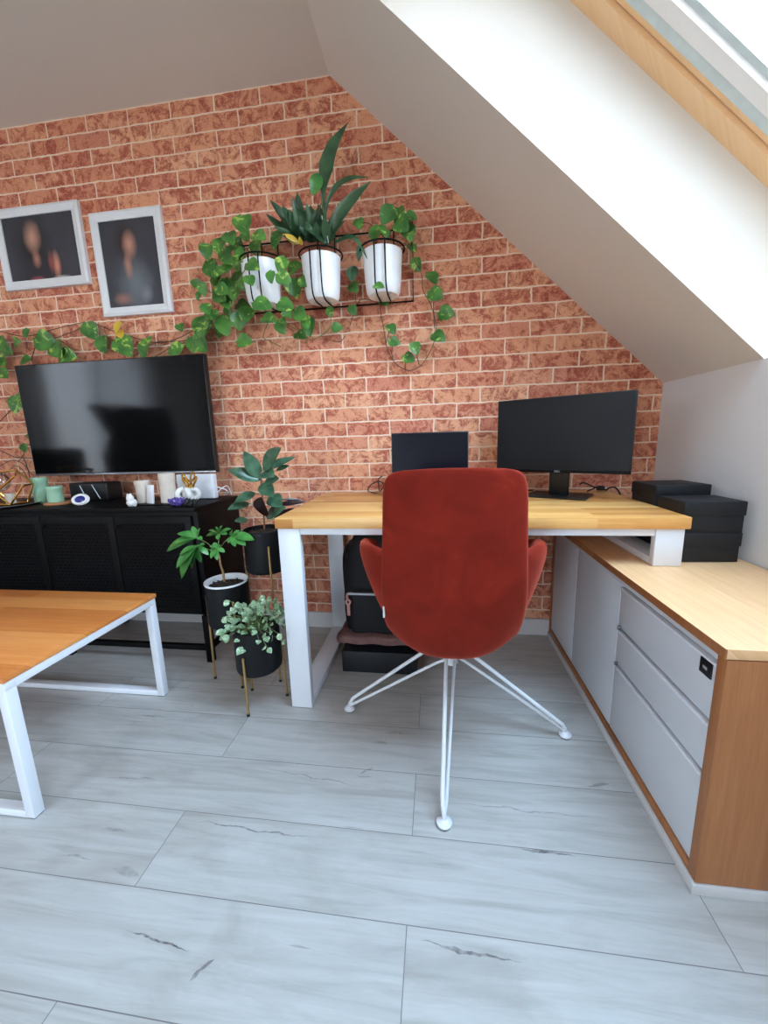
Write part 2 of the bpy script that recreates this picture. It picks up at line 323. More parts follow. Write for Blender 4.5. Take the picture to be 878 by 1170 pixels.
# ------------------------------------------------------------------ mesh builder
class MB:
    def __init__(s): s.bm = bmesh.new()
    def box(s, x0, x1, y0, y1, z0, z1, bev=0, seg=2, rot=None, piv=None):
        r = bmesh.ops.create_cube(s.bm, size=1)
        vs = r['verts']
        for v in vs: v.co = Vector(((x0+x1)/2+v.co.x*(x1-x0), (y0+y1)/2+v.co.y*(y1-y0), (z0+z1)/2+v.co.z*(z1-z0)))
        if bev:
            es = {e for v in vs for e in v.link_edges}
            g = bmesh.ops.bevel(s.bm, geom=list(es), offset=bev, segments=seg, affect='EDGES', profile=.5)
            vs = list({v for f in g['faces'] for v in f.verts} | {v for v in vs if v.is_valid})
        if rot is not None:
            pv = Vector(piv) if piv else Vector(((x0+x1)/2, (y0+y1)/2, (z0+z1)/2))
            m = rot.to_matrix() if isinstance(rot, Euler) else rot
            for v in vs: v.co = pv + m @ (v.co-pv)
        return s
    def tube(s, pts, r, n=8, caps=True, closed=False, flat=1):
        pts = [Vector(p) for p in pts]; rings = []; k = len(pts)
        rr = r if isinstance(r, (list, tuple)) else [r]*k
        prev = None
        for i, p in enumerate(pts):
            if closed: d = pts[(i+1) % k]-pts[i-1]
            else: d = (pts[min(i+1, k-1)]-pts[max(i-1, 0)])
            d = d.normalized() if d.length > 0 else Vector((0, 0, 1))
            if prev is None:
                a = Vector((0, 0, 1)) if abs(d.z) < .9 else Vector((1, 0, 0))
                u = (a - d*a.dot(d)).normalized()
            else:
                u = (prev - d*prev.dot(d)); u = u.normalized() if u.length > 1e-6 else d.orthogonal().normalized()
            prev = u; w = d.cross(u)
            rings.append([s.bm.verts.new(p+rr[i]*(math.cos(2*math.pi*j/n)*u*flat+math.sin(2*math.pi*j/n)*w)) for j in range(n)])
        m = k if closed else k-1
        for i in range(m):
            a, b = rings[i], rings[(i+1) % k]
            for j in range(n): s.bm.faces.new((a[j], a[(j+1) % n], b[(j+1) % n], b[j]))
        if caps and not closed:
            s.bm.faces.new(rings[0][::-1]); s.bm.faces.new(rings[-1])
        return s
    def lathe(s, prof, c=(0, 0, 0), n=40, closed=False, sx=1, sy=1, m=None):
        c = Vector(c); rings = []
        for (r, z) in prof:
            if r < 1e-5:
                q = Vector((0, 0, z)); q = m @ q if m else q
                rings.append([s.bm.verts.new(c+q)])
            else:
                ring = []
                for j in range(n):
                    q = Vector((r*sx*math.cos(2*math.pi*j/n), r*sy*math.sin(2*math.pi*j/n), z)); q = m @ q if m else q
                    ring.append(s.bm.verts.new(c+q))
                rings.append(ring)
        for a, b in zip(rings, rings[1:]):
            if len(a) == 1 and len(b) == 1: continue
            for j in range(n):
                k = (j+1) % n
                if len(a) == 1: s.bm.faces.new((a[0], b[k], b[j]))
                elif len(b) == 1: s.bm.faces.new((a[j], a[k], b[0]))
                else: s.bm.faces.new((a[j], a[k], b[k], b[j]))
        return s
    def grid(s, rows):
        vv = [[s.bm.verts.new(p) for p in r] for r in rows]
        for a, b in zip(vv, vv[1:]):
            for j in range(len(a)-1): s.bm.faces.new((a[j], a[j+1], b[j+1], b[j]))
        return s
    def poly(s, pts, flip=False):
        vs = [s.bm.verts.new(p) for p in pts]; s.bm.faces.new(vs[::-1] if flip else vs); return s
    def prism(s, pts, d):
        d = Vector(d); a = [s.bm.verts.new(p) for p in pts]; b = [s.bm.verts.new(Vector(p)+d) for p in pts]
        s.bm.faces.new(a[::-1]); s.bm.faces.new(b); n = len(a)
        for i in range(n): s.bm.faces.new((a[i], a[(i+1) % n], b[(i+1) % n], b[i]))
        return s
    def leaf(s, base, tip, w, kind='oval', nrm=(0, -1, 0), curve=.12, fold=.18, n=8, th=.0006):
        base = Vector(base); tip = Vector(tip); d = tip-base; L = d.length; d.normalize()
        nr = Vector(nrm); nr = (nr-d*nr.dot(d))
        nr = nr.normalized() if nr.length > 1e-3 else d.orthogonal().normalized()
        sd = d.cross(nr).normalized()
        prof = {'oval': lambda t: math.sin(math.pi*min(1, t**.85))**.8,
                'ovate': lambda t: math.sin(math.pi*min(1, t**1.25))**.75 if t < 1 else 0,
                'heart': lambda t: (math.sin(math.pi*t**.66)**.7 if 0 < t < 1 else 0),
                'strap': lambda t: min(1, t*2.2+.25)*max(0, 1-max(0, t-.35)**2/.4225)**.8}[kind]
        rows = []
        for i in range(n+1):
            t = i/n; wd = max(.0008, prof(t)*w/2)
            c = base+d*L*t + nr*(curve*L*(math.sin(math.pi*t*.9)))
            back = -d*(.10*L if kind == 'heart' and i == 0 else 0)
            rows.append([c+sd*wd+nr*fold*wd + (back if i else back), c+sd*wd*.55+nr*fold*wd*.35, c-nr*fold*wd*.25, c-sd*wd*.55+nr*fold*wd*.35, c-sd*wd+nr*fold*wd])
        s.grid(rows)
        s.grid([[p-nr*th for p in r][::-1] for r in rows])
        return s
    def build(s, name, mat, parent=None, smooth=True, mods=(), loc=None):
        me = bpy.data.meshes.new(name)
        bmesh.ops.recalc_face_normals(s.bm, faces=s.bm.faces[:]) if mods != 'raw' else None
        org = ORG.get(parent, Vector((0, 0, 0))) if parent else (Vector(loc) if loc else Vector((0, 0, 0)))
        for v in s.bm.verts: v.co -= org
        s.bm.to_mesh(me); s.bm.free()
        o = bpy.data.objects.new(name, me); COL.objects.link(o)
        me.materials.append(mat)
        if parent: o.parent = parent
        else: o.location = org
        ORG[o] = org
        if smooth:
            for p in me.polygons: p.use_smooth = True
            try: me.set_sharp_from_angle(angle=math.radians(38))
            except Exception: pass
        if mods != 'raw':
            for m in mods: m(o)
        return o
ORG = {}
def thing(name, label, cat, loc, group=None, rotz=0):
    o = bpy.data.objects.new(name, None); COL.objects.link(o); o.location = loc; o.empty_display_size = .05
    o['label'] = label; o['category'] = cat
    if group: o['group'] = group
    ORG[o] = Vector(loc); return o
def tag(o, label, cat, group=None):
    o['label'] = label; o['category'] = cat
    if group: o['group'] = group
    return o
def struct(name, mb, mat, parent=None, smooth=False, mods=()):
    o = mb.build(name, mat, parent, smooth, mods)
    if not parent: o['kind'] = 'structure'
    return o
def sub(lv=1):
    def f(o):
        m = o.modifiers.new('s', 'SUBSURF'); m.levels = lv; m.render_levels = lv
    return f
def solid(t, off=-1):
    def f(o):
        m = o.modifiers.new('t', 'SOLIDIFY'); m.thickness = t; m.offset = off; m.use_even_offset = False
    return f
def bev(w, seg=2):
    def f(o):
        m = o.modifiers.new('b', 'BEVEL'); m.width = w; m.segments = seg; m.limit_method = 'ANGLE'
    return f
def cr(pts, n=6):
    """Catmull-Rom through points"""
    P = [Vector(p) for p in pts]; P = [P[0]*2-P[1]]+P+[P[-1]*2-P[-2]]; out = []
    for i in range(1, len(P)-2):
        for k in range(n):
            t = k/n; a, b, c, d = P[i-1:i+3]
            out.append(.5*((2*b)+(-a+c)*t+(2*a-5*b+4*c-d)*t*t+(-a+3*b-3*c+d)*t**3))
    out.append(P[-2]); return out

# ------------------------------------------------------------------ room shell
T = .12
struct('floor', MB().box(XL-T, XR+T, YR-T, W+T, -T, 0), MT['floor'])
struct('wall_back', MB().prism([(XL-T, W, 0), (XR+T, W, 0), (XR+T, W, HK), (XR, W, HK), (XS, W, HC), (XL-T, W, HC)], (0, T, 0)), MT['brick'])
struct('wall_right', MB().box(XR, XR+T, YR, W, 0, HK), MT['wallw'])
# rear wall, with an opening for an added unseen window
BX0, BX1, BZ0, BZ1 = -2.3, -1.25, .06, 2.2
struct('wall_rear', MB().prism([(BX1, YR-T, 0), (XR+T, YR-T, 0), (XR+T, YR-T, HK), (XR, YR-T, HK), (XS, YR-T, HC), (BX1, YR-T, HC)], (0, T, 0))
       .box(XL-T, BX0, YR-T, YR, 0, HC).box(BX0, BX1, YR-T, YR, 0, BZ0).box(BX0, BX1, YR-T, YR, BZ1, HC), MT['wallw'])
# left wall with a balcony window
LY0, LY1, LZ0, LZ1 = -1.35, .10, .08, 2.3
wl = MB()
wl.box(XL-T, XL, YR, LY0, 0, HC); wl.box(XL-T, XL, LY1, W, 0, HC); wl.box(XL-T, XL, LY0, LY1, 0, LZ0); wl.box(XL-T, XL, LY0, LY1, LZ1, HC)
struct('wall_left', wl, MT['wallw'])
struct('ceiling', MB().box(XL-T, XS, YR-T, W+T, HC, HC+T), MT['plaster'])
# the sloping ceiling, one seen roof-window opening and one added to light the room
SD = Vector((XS-XR, 0, HC-HK)); SL = SD.length; SD.normalize(); SN = Vector((-SD.z*-1, 0, -SD.x))
if SN.z < 0: SN = -SN
def sp(s_, y, off=0): return Vector((XR, y, HK))+SD*s_+SN*off
OPS = [(1.3887, .24), (-.55, -1.65)]; S1 = 1.70; DEP = .304
ysl = [W+T, OPS[0][0], OPS[0][1], OPS[1][0], OPS[1][1], YR-T]
sl = MB()
for i in range(5):
    ya, yb = ysl[i], ysl[i+1]
    if i in (1, 3): segs = [(S1, SL)]
    else: segs = [(0, SL)]
    for (a, b) in segs:
        sl.prism([sp(a, ya), sp(b, ya), sp(b, yb), sp(a, yb)], SN*(DEP+.06))
for (ya, yb) in OPS:       # strip of roof below each window
    sl.prism([sp(0, ya), sp(0, yb), sp(-.12, yb, DEP+.06), sp(-.12, ya, DEP+.06)], Vector((.02, 0, 0)))
struct('ceiling_slope', sl, MT['plaster'])
for n_, (ya, yb) in enumerate(OPS):  # second roof window is unseen, added for more daylight
    root = bpy.data.objects.new('window_%d' % (n_+1), None); COL.objects.link(root)
    root.location = sp(0, ya, DEP); root['kind'] = 'structure'; ORG[root] = root.location.copy()
    def ring(mb, i0, i1, o0, o1):
        """rectangular ring, inset i0..i1 from the opening, from depth o0 to o1"""
        a0, a1 = 0, S1
        for (s0, s1, y0, y1) in [(a0+i0, a1-i0, ya-i0, ya-i1), (a0+i0, a1-i0, yb+i1, yb+i0), (a0+i0, a0+i1, ya-i1, yb+i1), (a1-i1, a1-i0, ya-i1, yb+i1)]:
            mb.prism([sp(s0, y0, o0), sp(s1, y0, o0), sp(s1, y1, o0), sp(s0, y1, o0)], SN*(o1-o0))
        return mb
    ring(MB(), -.02, .062, DEP, DEP+.09).build('frame', MT['pine'], root, False)
    sh_ = ring(MB(), .066, .088, DEP+.012, DEP+.09).build('sash', MT['pine'], root, False)
    ring(MB(), .088, .128, DEP+.006, DEP+.09).build('seal', MT['gasket'], root, False)
    ring(MB(), .128, .168, DEP-.004, DEP+.09).build('sash_rail', MT['alu'], root, False)
    ring(MB(), .168, .186, DEP+.012, DEP+.09).build('glazing_bead', MT['gasket'], root, False)
    g = MB(); i = .18
    g.prism([sp(i, ya-i, DEP+.05), sp(S1-i, ya-i, DEP+.05), sp(S1-i, yb+i, DEP+.05), sp(i, yb+i, DEP+.05)], SN*.006)
    g.build('pane', MT['glass'], root, False)
# balcony window in the left wall
root = bpy.data.objects.new('window_3', None); COL.objects.link(root); root.location = (XL-.06, (LY0+LY1)/2, LZ0); root['kind'] = 'structure'; ORG[root] = root.location.copy()
fm = MB()
for (y0, y1, z0, z1) in [(LY0, LY0+.07, LZ0, LZ1), (LY1-.07, LY1, LZ0, LZ1), (LY0, LY1, LZ0, LZ0+.07), (LY0, LY1, LZ1-.07, LZ1), ((LY0+LY1)/2-.05, (LY0+LY1)/2+.05, LZ0, LZ1)]:
    fm.box(XL-.09, XL-.03, y0, y1, z0, z1)
fm.build('frame', MT['white'], root, False)
MB().box(XL-.065, XL-.059, LY0+.06, LY1-.06, LZ0+.06, LZ1-.06).build('pane', MT['glass'], root, False)
root = bpy.data.objects.new('window_4', None); COL.objects.link(root); root.location = ((BX0+BX1)/2, YR-.06, BZ0); root['kind'] = 'structure'; ORG[root] = root.location.copy()  # unseen rear window, added to brighten the room
fm = MB(); xm = (BX0+BX1)/2
for (a, b, z0, z1) in [(BX0, BX0+.07, BZ0, BZ1), (BX1-.07, BX1, BZ0, BZ1), (BX0, BX1, BZ0, BZ0+.07), (BX0, BX1, BZ1-.07, BZ1), (xm-.05, xm+.05, BZ0, BZ1)]:
    fm.box(a, b, YR-.09, YR-.03, z0, z1)
fm.build('frame', MT['white'], root, False)
MB().box(BX0+.06, BX1-.06, YR-.065, YR-.059, BZ0+.06, BZ1-.06).build('pane', MT['glass'], root, False)
# skirting boards
struct('baseboard_back', MB().box(XL, .575, W-.015, W, 0, .088, .003), MT['skirt'])
struct('baseboard_left', MB().box(XL, XL+.015, YR, LY0, 0, .088).box(XL, XL+.015, LY1, W, 0, .088), MT['skirt'])

# sheer curtain at the balcony window
rows = []
for k in range(2):
    z = 2.2 if k == 0 else .03
    rows.append([Vector((XL+.09+.025*math.sin(j*.9)+.01*math.sin(j*2.3+k), LY0-.12+(LY1-LY0+.24)*j/140, z)) for j in range(141)])
tag(MB().grid(rows).build('curtain', MT['sheer'], None, True, loc=(XL+.09, (LY0+LY1)/2, 0)), 'sheer white curtain hanging over the balcony window', 'curtain')

# ------------------------------------------------------------------ desk
t = thing('desk', 'wide desk with oak block top on white square steel frame', 'desk', (.1, 1.59, 0))
MB().box(-.567, .770, 1.262, 1.915, .712, .750, .003).build('tabletop', MT['bamboo'], t)
def loop(x0, x1, z0, y0=1.268, y1=1.905, th=.03):
    return MB().box(x0, x1, y0, y0+th, z0, .711, .002).box(x0, x1, y1-th, y1, z0, .711, .002).box(x0, x1, y0+th, y1-th, z0, z0+th*.9, .002).box(x0, x1, y0+th, y1-th, .711-th, .711, .002)
loop(-.560, -.480, .002).build('leg_frame', MT['white'], t)
loop(.675, .757, .591, th=.026).build('leg_frame', MT['white'], t)
MB().box(-.480, .675, 1.272, 1.302, .688, .711, .002).box(-.480, .675, 1.87, 1.90, .68, .711, .002).build('rail', MT['white'], t)
for yy in (1.27, 1.875): MB().box(-.558, -.482, yy, yy+.025, 0, .002).build('foot_pad', MT['rubbergl'], t)

# ------------------------------------------------------------------ sideboard under the slope
t = thing('sideboard', 'long low sideboard with grey-white fronts in an oak casing along right wall', 'sideboard', (.77, 1.34, 0))
x0, x1, y0, y1 = .5563, .985, .767, 1.908
MB().box(x0, x1, y0, y1, .568, .590, .0015).build('top', MT['oak'], t)
MB().box(x0-.0015, x0+.002, y0, y1, .5685, .5895).build('edge_shade', MT['oakv'], t)  # darker oak puts the shade of the left-facing edge into colour
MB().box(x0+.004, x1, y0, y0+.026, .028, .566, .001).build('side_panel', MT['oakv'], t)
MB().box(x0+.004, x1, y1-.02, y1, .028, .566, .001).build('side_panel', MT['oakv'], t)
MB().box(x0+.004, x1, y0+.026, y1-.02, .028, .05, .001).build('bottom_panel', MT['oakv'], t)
MB().box(x0+.03, x1, y0+.026, y1-.02, .05, .566).build('carcass', MT['front'], t, False)
MB().box(x0-.002, x1, y0-.004, y1, 0.0, .026, .001).build('plinth', MT['skirt'], t)
MB().box(x0+.005, x0+.03, y0+.026, y1-.02, .552, .568).build('fascia', MT['front'], t, False)
for (a, b) in [(1.592, 1.886), (1.219, 1.588)]:
    MB().box(x0+.008, x0+.028, a, b, .054, .556, .0015).build('door', MT['front'], t)
for k, (a, b) in enumerate([(.054, .284), (.290, .406), (.412, .546)]):
    d = MB().box(x0+.008, x0+.028, .797, 1.214, a, b-.012, .0015).build('drawer', MT['front'], t)
    MB().box(x0+.003, x0+.028, .797, 1.214, b-.0105, b-.005, .001).build('grip_lip', MT['white'], d)
    if k < 2: MB().box(x0-.003, x0+.008, 1.192, 1.200, b+.002, b+.014, .002).build('catch', MT['steel'], d)
    else:
        MB().box(x0+.005, x0+.009, .806, .842, .498, .532, .001).build('lock_plate', MT['plast'], d)
        MB().box(x0+.004, x0+.0055, .818, .830, .512, .518).build('lock_mark', MT['logo'], d)

# storage boxes stacked on the sideboard
def sbox(cx, cy, z0, w, d, h, rz, label):
    t = thing('storage_box', label, 'box', (cx, cy, z0), 'black storage boxes on the sideboard')
    e = Euler((0, 0, rz)); pv = (cx, cy, z0)
    MB().box(cx-w/2+.003, cx+w/2-.003, cy-d/2+.003, cy+d/2-.003, z0, z0+h-.03, .002, rot=e, piv=pv).build('box_body', MT['box'], t)
    MB().box(cx-w/2, cx+w/2, cy-d/2, cy+d/2, z0+h-.045, z0+h, .003, rot=e, piv=pv).build('lid', MT['box'], t)
sbox(.862, 1.386, .591, .178, .145, .097, .05, 'black lidded storage box at the bottom of the front stack')
sbox(.862, 1.386, .688, .182, .145, .1, .03, 'black lidded storage box on top of the front stack')
sbox(.857, 1.555, .591, .178, .15, .115, .05, 'black lidded storage box at the bottom of rear stack by wall')
sbox(.857, 1.555, .706, .186, .155, .115, .07, 'black lidded storage box on top of the taller rear stack')

# ------------------------------------------------------------------ swivel chair
CX, CY = .045, 1.246
t = thing('swivel_chair', 'rust red velvet shell armchair on white wire star base', 'chair', (CX, CY, 0))
prof = [(.950, .940, .112, .008), (.9455, .937, .142, .010), (.944, .924, .168, .014), (.945, .900, .181, .018), (.948, .86, .187, .022), (.952, .80, .190, .026), (.960, .72, .196, .030),
        (.972, .65, .203, .036), (.984, .58, .209, .042), (.997, .52, .211, .05), (1.010, .465, .210, .062), (1.024, .410, .205, .08), (1.045, .370, .203, .10),
        (1.09, .345, .205, .11), (1.18, .340, .205, .11), (1.30, .352, .21, .09), (1.40, .365, .205, .06), (1.46, .378, .185, .035), (1.475, .388, .15, .02)]
rows = []
nu = 14
for i, (y, z, hw, wr) in enumerate(prof):
    a = prof[max(0, i-1)]; b = prof[min(len(prof)-1, i+1)]
    d = Vector((0, b[0]-a[0], b[1]-a[1])).normalized(); N = Vector((0, -d.z, d.y))
    if N.y < 0 and N.z < 0: N = -N
    if N.y < -0.2: N = -N
    rows.append([Vector((CX-.003+hw*u, y, z))+N*wr*abs(u)**2.6 for u in [(-1+2*j/nu) for j in range(nu+1)]])
shell = MB().grid(rows)
def orient(o): pass
so = shell.build('backrest_shell', MT['velvet'], t, True)
# make the padding grow towards the sitter
me = so.data
c0 = me.polygons[len(me.polygons)//4].normal
sgn = -1 if c0.y < 0 else 1
solid(.036, -1 if c0.y < 0 else 1)(so); sub(2)(so)
MB().box(CX-.003-.199, CX-.003-.194, 1.035, 1.05, .50, .535, .001).build('fabric_tag', MT['label'], so)
MB().box(CX-.17, CX+.17, 1.08, 1.46, .405, .475, .03, 3).build('seat_cushion', MT['velvet'], t, True, (sub(1),))
for sgx in (-1, 1):
    cxx = CX-.004
    top = cr([(.150, 1.045, .655), (.205, 1.065, .692), (.262, 1.11, .700), (.300, 1.18, .690), (.312, 1.28, .672), (.300, 1.38, .645)], 3)
    mid = cr([(.155, 1.045, .56), (.205, 1.07, .57), (.248, 1.12, .58), (.274, 1.18, .585), (.285, 1.28, .58), (.275, 1.38, .57)], 3)
    low = cr([(.155, 1.045, .50), (.190, 1.07, .49), (.218, 1.12, .485), (.232, 1.18, .485), (.24, 1.28, .48), (.238, 1.38, .48)], 3)
    bot = cr([(.150, 1.045, .46), (.160, 1.07, .44), (.175, 1.12, .425), (.180, 1.18, .42), (.19, 1.28, .42), (.19, 1.38, .42)], 3)
    rws = []
    for q in (top, mid, low, bot): rws.append([Vector((cxx+sgx*p.x, p.y, p.z)) for p in q])
    a = MB().grid(rws).build('armrest', MT['velvet'], t, True)
    n0 = a.data.polygons[len(a.data.polygons)//2].normal
    solid(.042, -1 if n0.x*sgx > 0 else 1)(a); sub(2)(a)
# base
hub = MB().lathe([(0, .235), (.018, .235), (.022, .245), (.022, .31), (.035, .318), (.035, .345), (0, .345)], (CX, CY, 0), 24)
hub.build('hub', MT['chairw'], t)
for (fx, fy) in [(.015, .864), (-.333, 1.275), (.428, 1.217), (.075, 1.628)]:
    d = Vector((fx-CX, fy-CY, 0)); L = d.length; d.normalize(); s_ = Vector((-d.y, d.x, 0))
    f = Vector((fx, fy, 0)); c = Vector((CX, CY, 0))
    up = [c+d*.02-s_*.012+Vector((0, 0, .305)), c+d*.06-s_*.012+Vector((0, 0, .29)), f-d*.03-s_*.006+Vector((0, 0, .062)), f-d*.012-s_*.004+Vector((0, 0, .048)), f-d*.002+Vector((0, 0, .030)), f+Vector((0, 0, .014))]
    lo = [c+d*.018+s_*.014+Vector((0, 0, .255)), c+d*.05+s_*.013+Vector((0, 0, .238)), f-d*.03+s_*.004+Vector((0, 0, .040)), f-d*.004+Vector((0, 0, .022))]
    lg = MB().tube(up, .0066, 10).tube(lo, .0052, 10).build('leg', MT['chairw'], t)
    MB().lathe([(0, .003), (.019, .003), (.021, .009), (.015, .014), (.008, .018), (0, .019)], (fx, fy, 0), 20).build('glide', MT['chairw'], lg)
    MB().lathe([(0, 0), (.018, 0), (.018, .003), (0, .003)], (fx, fy, 0), 20).build('glide_pad', MT['rubbergl'], lg)

# ------------------------------------------------------------------ monitor
mc = Vector((.492, 1.675, 1.006)); rz = Euler((0, 0, -.52))
t = thing('monitor', 'black flat widescreen monitor with square foot on the desk right end', 'monitor', (.53, 1.75, .75))
hw, hh = .258, .153
MB().box(mc.x-hw, mc.x+hw, mc.y, mc.y+.02, mc.z-hh, mc.z+hh, .003, rot=rz, piv=mc).build('housing', MT['plast'], t)
MB().box(mc.x-hw+.004, mc.x+hw-.004, mc.y-.001, mc.y+.001, mc.z-hh+.014, mc.z+hh-.004, rot=rz, piv=mc).build('screen', MT['monscreen'], t, False)
MB().box(mc.x-hw+.001, mc.x+hw-.001, mc.y-.002, mc.y+.002, mc.z-hh+.001, mc.z-hh+.012, .0006, rot=rz, piv=mc).build('chin', MT['black'], t)
fc = bpy.data.curves.new('logo', 'FONT'); fc.body = 'DELL'; fc.size = .0105; fc.extrude = .0004; fc.align_x = 'CENTER'; fc.align_y = 'CENTER'
fo = bpy.data.objects.new('logo', fc); COL.objects.link(fo); fo.parent = t
pp = mc+rz.to_matrix() @ Vector((0, -.0028, -hh+.0065)); fo.location = pp-ORG[t]; fo.rotation_euler = (math.pi/2, 0, rz.z)
bpy.context.view_layer.update()
fme = bpy.data.meshes.new_from_object(fo.evaluated_get(bpy.context.evaluated_depsgraph_get()))
lo = bpy.data.objects.new('logo_mark', fme); COL.objects.link(lo); lo.parent = t; lo.location = fo.location; lo.rotation_euler = fo.rotation_euler
bpy.data.objects.remove(fo); lo.name = 'logo'; fme.materials.clear(); fme.materials.append(MT['logo'])
sc_ = mc+rz.to_matrix() @ Vector((0, .045, 0))
MB().box(sc_.x-.038, sc_.x+.038, sc_.y-.012, sc_.y+.012, .757, 1.03, .004, rot=rz, piv=(sc_.x, sc_.y, .9)).box(sc_.x-.05, sc_.x+.05, sc_.y-.03, sc_.y, .95, 1.05, .004, rot=rz, piv=(sc_.x, sc_.y, .9)).build('stand', MT['plast'], t)
bc = sc_+rz.to_matrix() @ Vector((0, .0, 0))
MB().box(bc.x-.12, bc.x+.12, bc.y-.085, bc.y+.085, .7505, .758, .002, rot=rz, piv=(bc.x, bc.y, .75)).build('base', MT['plast'], t)
tag(MB().tube(cr([(.60, 1.72, .80), (.63, 1.76, .80), (.69, 1.80, .775), (.75, 1.83, .758), (.764, 1.84, .765), (.775, 1.80, .772), (.785, 1.77, .74), (.79, 1.78, .66)], 6), .0035, 8)
    .tube(cr([(.66, 1.80, .757), (.72, 1.83, .775), (.748, 1.85, .764), (.768, 1.85, .735)], 6), .003, 8)
    .box(.715, .745, 1.83, 1.85, .755, .775, .003).build('cable', MT['rubbergl'], None, True, loc=(.7, 1.8, .755)), 'black monitor cable curling over the rear right desk corner', 'cable')
tag(MB().tube(cr([(.37, 1.83, .86), (.385, 1.85, .84), (.36, 1.87, .80), (.35, 1.88, .77), (.38, 1.885, .754), (.45, 1.88, .754)], 6), .0028, 8)
    .build('cable', MT['rubbergl'], None, True, loc=(.38, 1.87, .754)), 'black cable hanging down behind the left part of monitor', 'cable')

# laptop
t = thing('laptop', 'open black laptop half hidden behind the red chair', 'laptop', (-.03, 1.6, .75))
MB().box(-.205, .14, 1.425, 1.70, .7505, .768, .004).build('keyboard_base', MT['plast'], t)
rt = Euler((-.06, 0, 0)); pv = (-.03, 1.705, .768)
MB().box(-.198, .136, 1.702, 1.710, .768, 1.036, .004, rot=rt, piv=pv).build('lid', MT['plast'], t)
MB().box(-.194, .132, 1.7008, 1.7022, .776, 1.031, rot=rt, piv=pv).build('screen', MT['lapscreen'], t, False)
kb = MB()
for r_ in range(5):
    for c_ in range(14): kb.box(-.18+c_*.0225, -.161+c_*.0225, 1.57+r_*.022, 1.588+r_*.022, .768, .7695)
kb.build('keys', MT['black'], t)
tag(MB().tube(cr([at(447, 566, 1.84), at(432, 564, 1.86), at(421, 561, 1.87), at(424, 554, 1.88), at(433, 550, 1.885), at(439, 554, 1.88), at(434, 561, 1.87), at(433, 548, 1.89), at(437, 544, 1.9)], 6), .0026, 8)
    .build('cable', MT['rubbergl'], None, True, loc=(-.28, 1.87, .755)), 'thin black cable looped on the desk left of the laptop', 'cable')

# ------------------------------------------------------------------ bag and box under the desk
t = thing('storage_bench', 'low dark box with mauve cloth on top, under the desk', 'box', (-.25, 1.66, 0))
MB().box(-.42, -.09, 1.515, 1.84, 0, .10, .004).build('box_body', MT['box'], t)
rows = []
for i in range(13):
    rows.append([Vector((-.435+.36*j/16, 1.505+.345*i/12, .138+.003*math.sin(j*1.1+i*.5)+.004*math.sin(i*1.7))) for j in range(17)])
MB().grid(rows).build('cloth', MT['mauve'], t, True, (solid(.038, -1), bev(.01, 3)))
t = thing('backpack', 'black backpack with grey zip and pink tag standing under the desk', 'backpack', (-.27, 1.64, .14))
bp_ = MB()
sec = [(.145, .125, .085), (.16, .145, .10), (.25, .155, .105), (.38, .152, .10), (.48, .145, .095), (.56, .125, .08), (.61, .09, .06), (.632, .04, .03)]
rg = []
for (z, a, b) in sec:
    rg.append([Vector((-.27+a*math.copysign(abs(math.cos(q))**.55, math.cos(q)), 1.655+.02*(z-.14)+b*math.copysign(abs(math.sin(q))**.55, math.sin(q)), z)) for q in [2*math.pi*j/24 for j in range(25)]])
bp_.grid(rg); bp_.poly([p for p in rg[0][:-1]]); bp_.poly([p for p in rg[-1][:-1]])
bmesh.ops.remove_doubles(bp_.bm, verts=bp_.bm.verts[:], dist=1e-5)
bp_.build('bag_body', MT['bag'], t, True, (sub(1),))
MB().box(-.38, -.16, 1.535, 1.585, .165, .375, .025, 3).build('front_pocket', MT['bag'], t)
MB().box(-.385, -.155, 1.5325, 1.545, .355, .364, .002).build('zip', MT['zipc'], t)
MB().tube(cr([(-.385, 1.54, .36), (-.388, 1.535, .345), (-.383, 1.53, .335)], 4), .006, 8).lathe([(.006, -.004), (.013, -.004), (.013, .004), (.006, .004), (.006, -.004)], (-.382, 1.529, .325), 20, m=Euler((math.pi/2, 0, 0)).to_matrix()).box(-.389, -.375, 1.526, 1.532, .262, .315, .003).build('zip_pull', MT['tag'], t)
MB().tube(cr([(-.31, 1.68, .62), (-.30, 1.68, .655), (-.25, 1.68, .665), (-.22, 1.68, .635), (-.22, 1.68, .61)], 5), .009, 8).build('handle', MT['bag'], t)
MB().tube(cr([(-.39, 1.68, .56), (-.42, 1.66, .50), (-.425, 1.66, .38), (-.42, 1.68, .22)], 5), .012, 8, flat=.5).build('shoulder_strap', MT['bag'], t)

# ------------------------------------------------------------------ coffee table
t = thing('coffee_table', 'low coffee table with orange-brown wood top and white square steel legs', 'table', (-1.66, 1.03, 0))
a, b, y0, y1 = -2.2, -1.112, .756, 1.307
MB().box(a, b+.004, y0-.004, y1+.004, .421, .437, .0015).build('tabletop', MT['coffee'], t)
q = .028
MB().box(a, b, y0, y0+q, .395, .4205, .001).box(a, b, y1-q, y1, .395, .4205, .001).box(a, a+q, y0+q, y1-q, .395, .4205, .001).box(b-q, b, y0+q, y1-q, .395, .4205, .001).build('apron_frame', MT['white'], t)
for yy in (y0, y1-q):
    for xx in (a, b-q): MB().box(xx, xx+q, yy, yy+q, .003, .395, .001).build('leg', MT['white'], t)
    MB().box(a+q, b-q, yy, yy+q, .003, .024, .001).build('floor_rail', MT['white'], t)
    for xx in (a, b-q): MB().box(xx+.002, xx+q-.002, yy+.002, yy+q-.002, 0, .003).build('foot_pad', MT['rubbergl'], t)

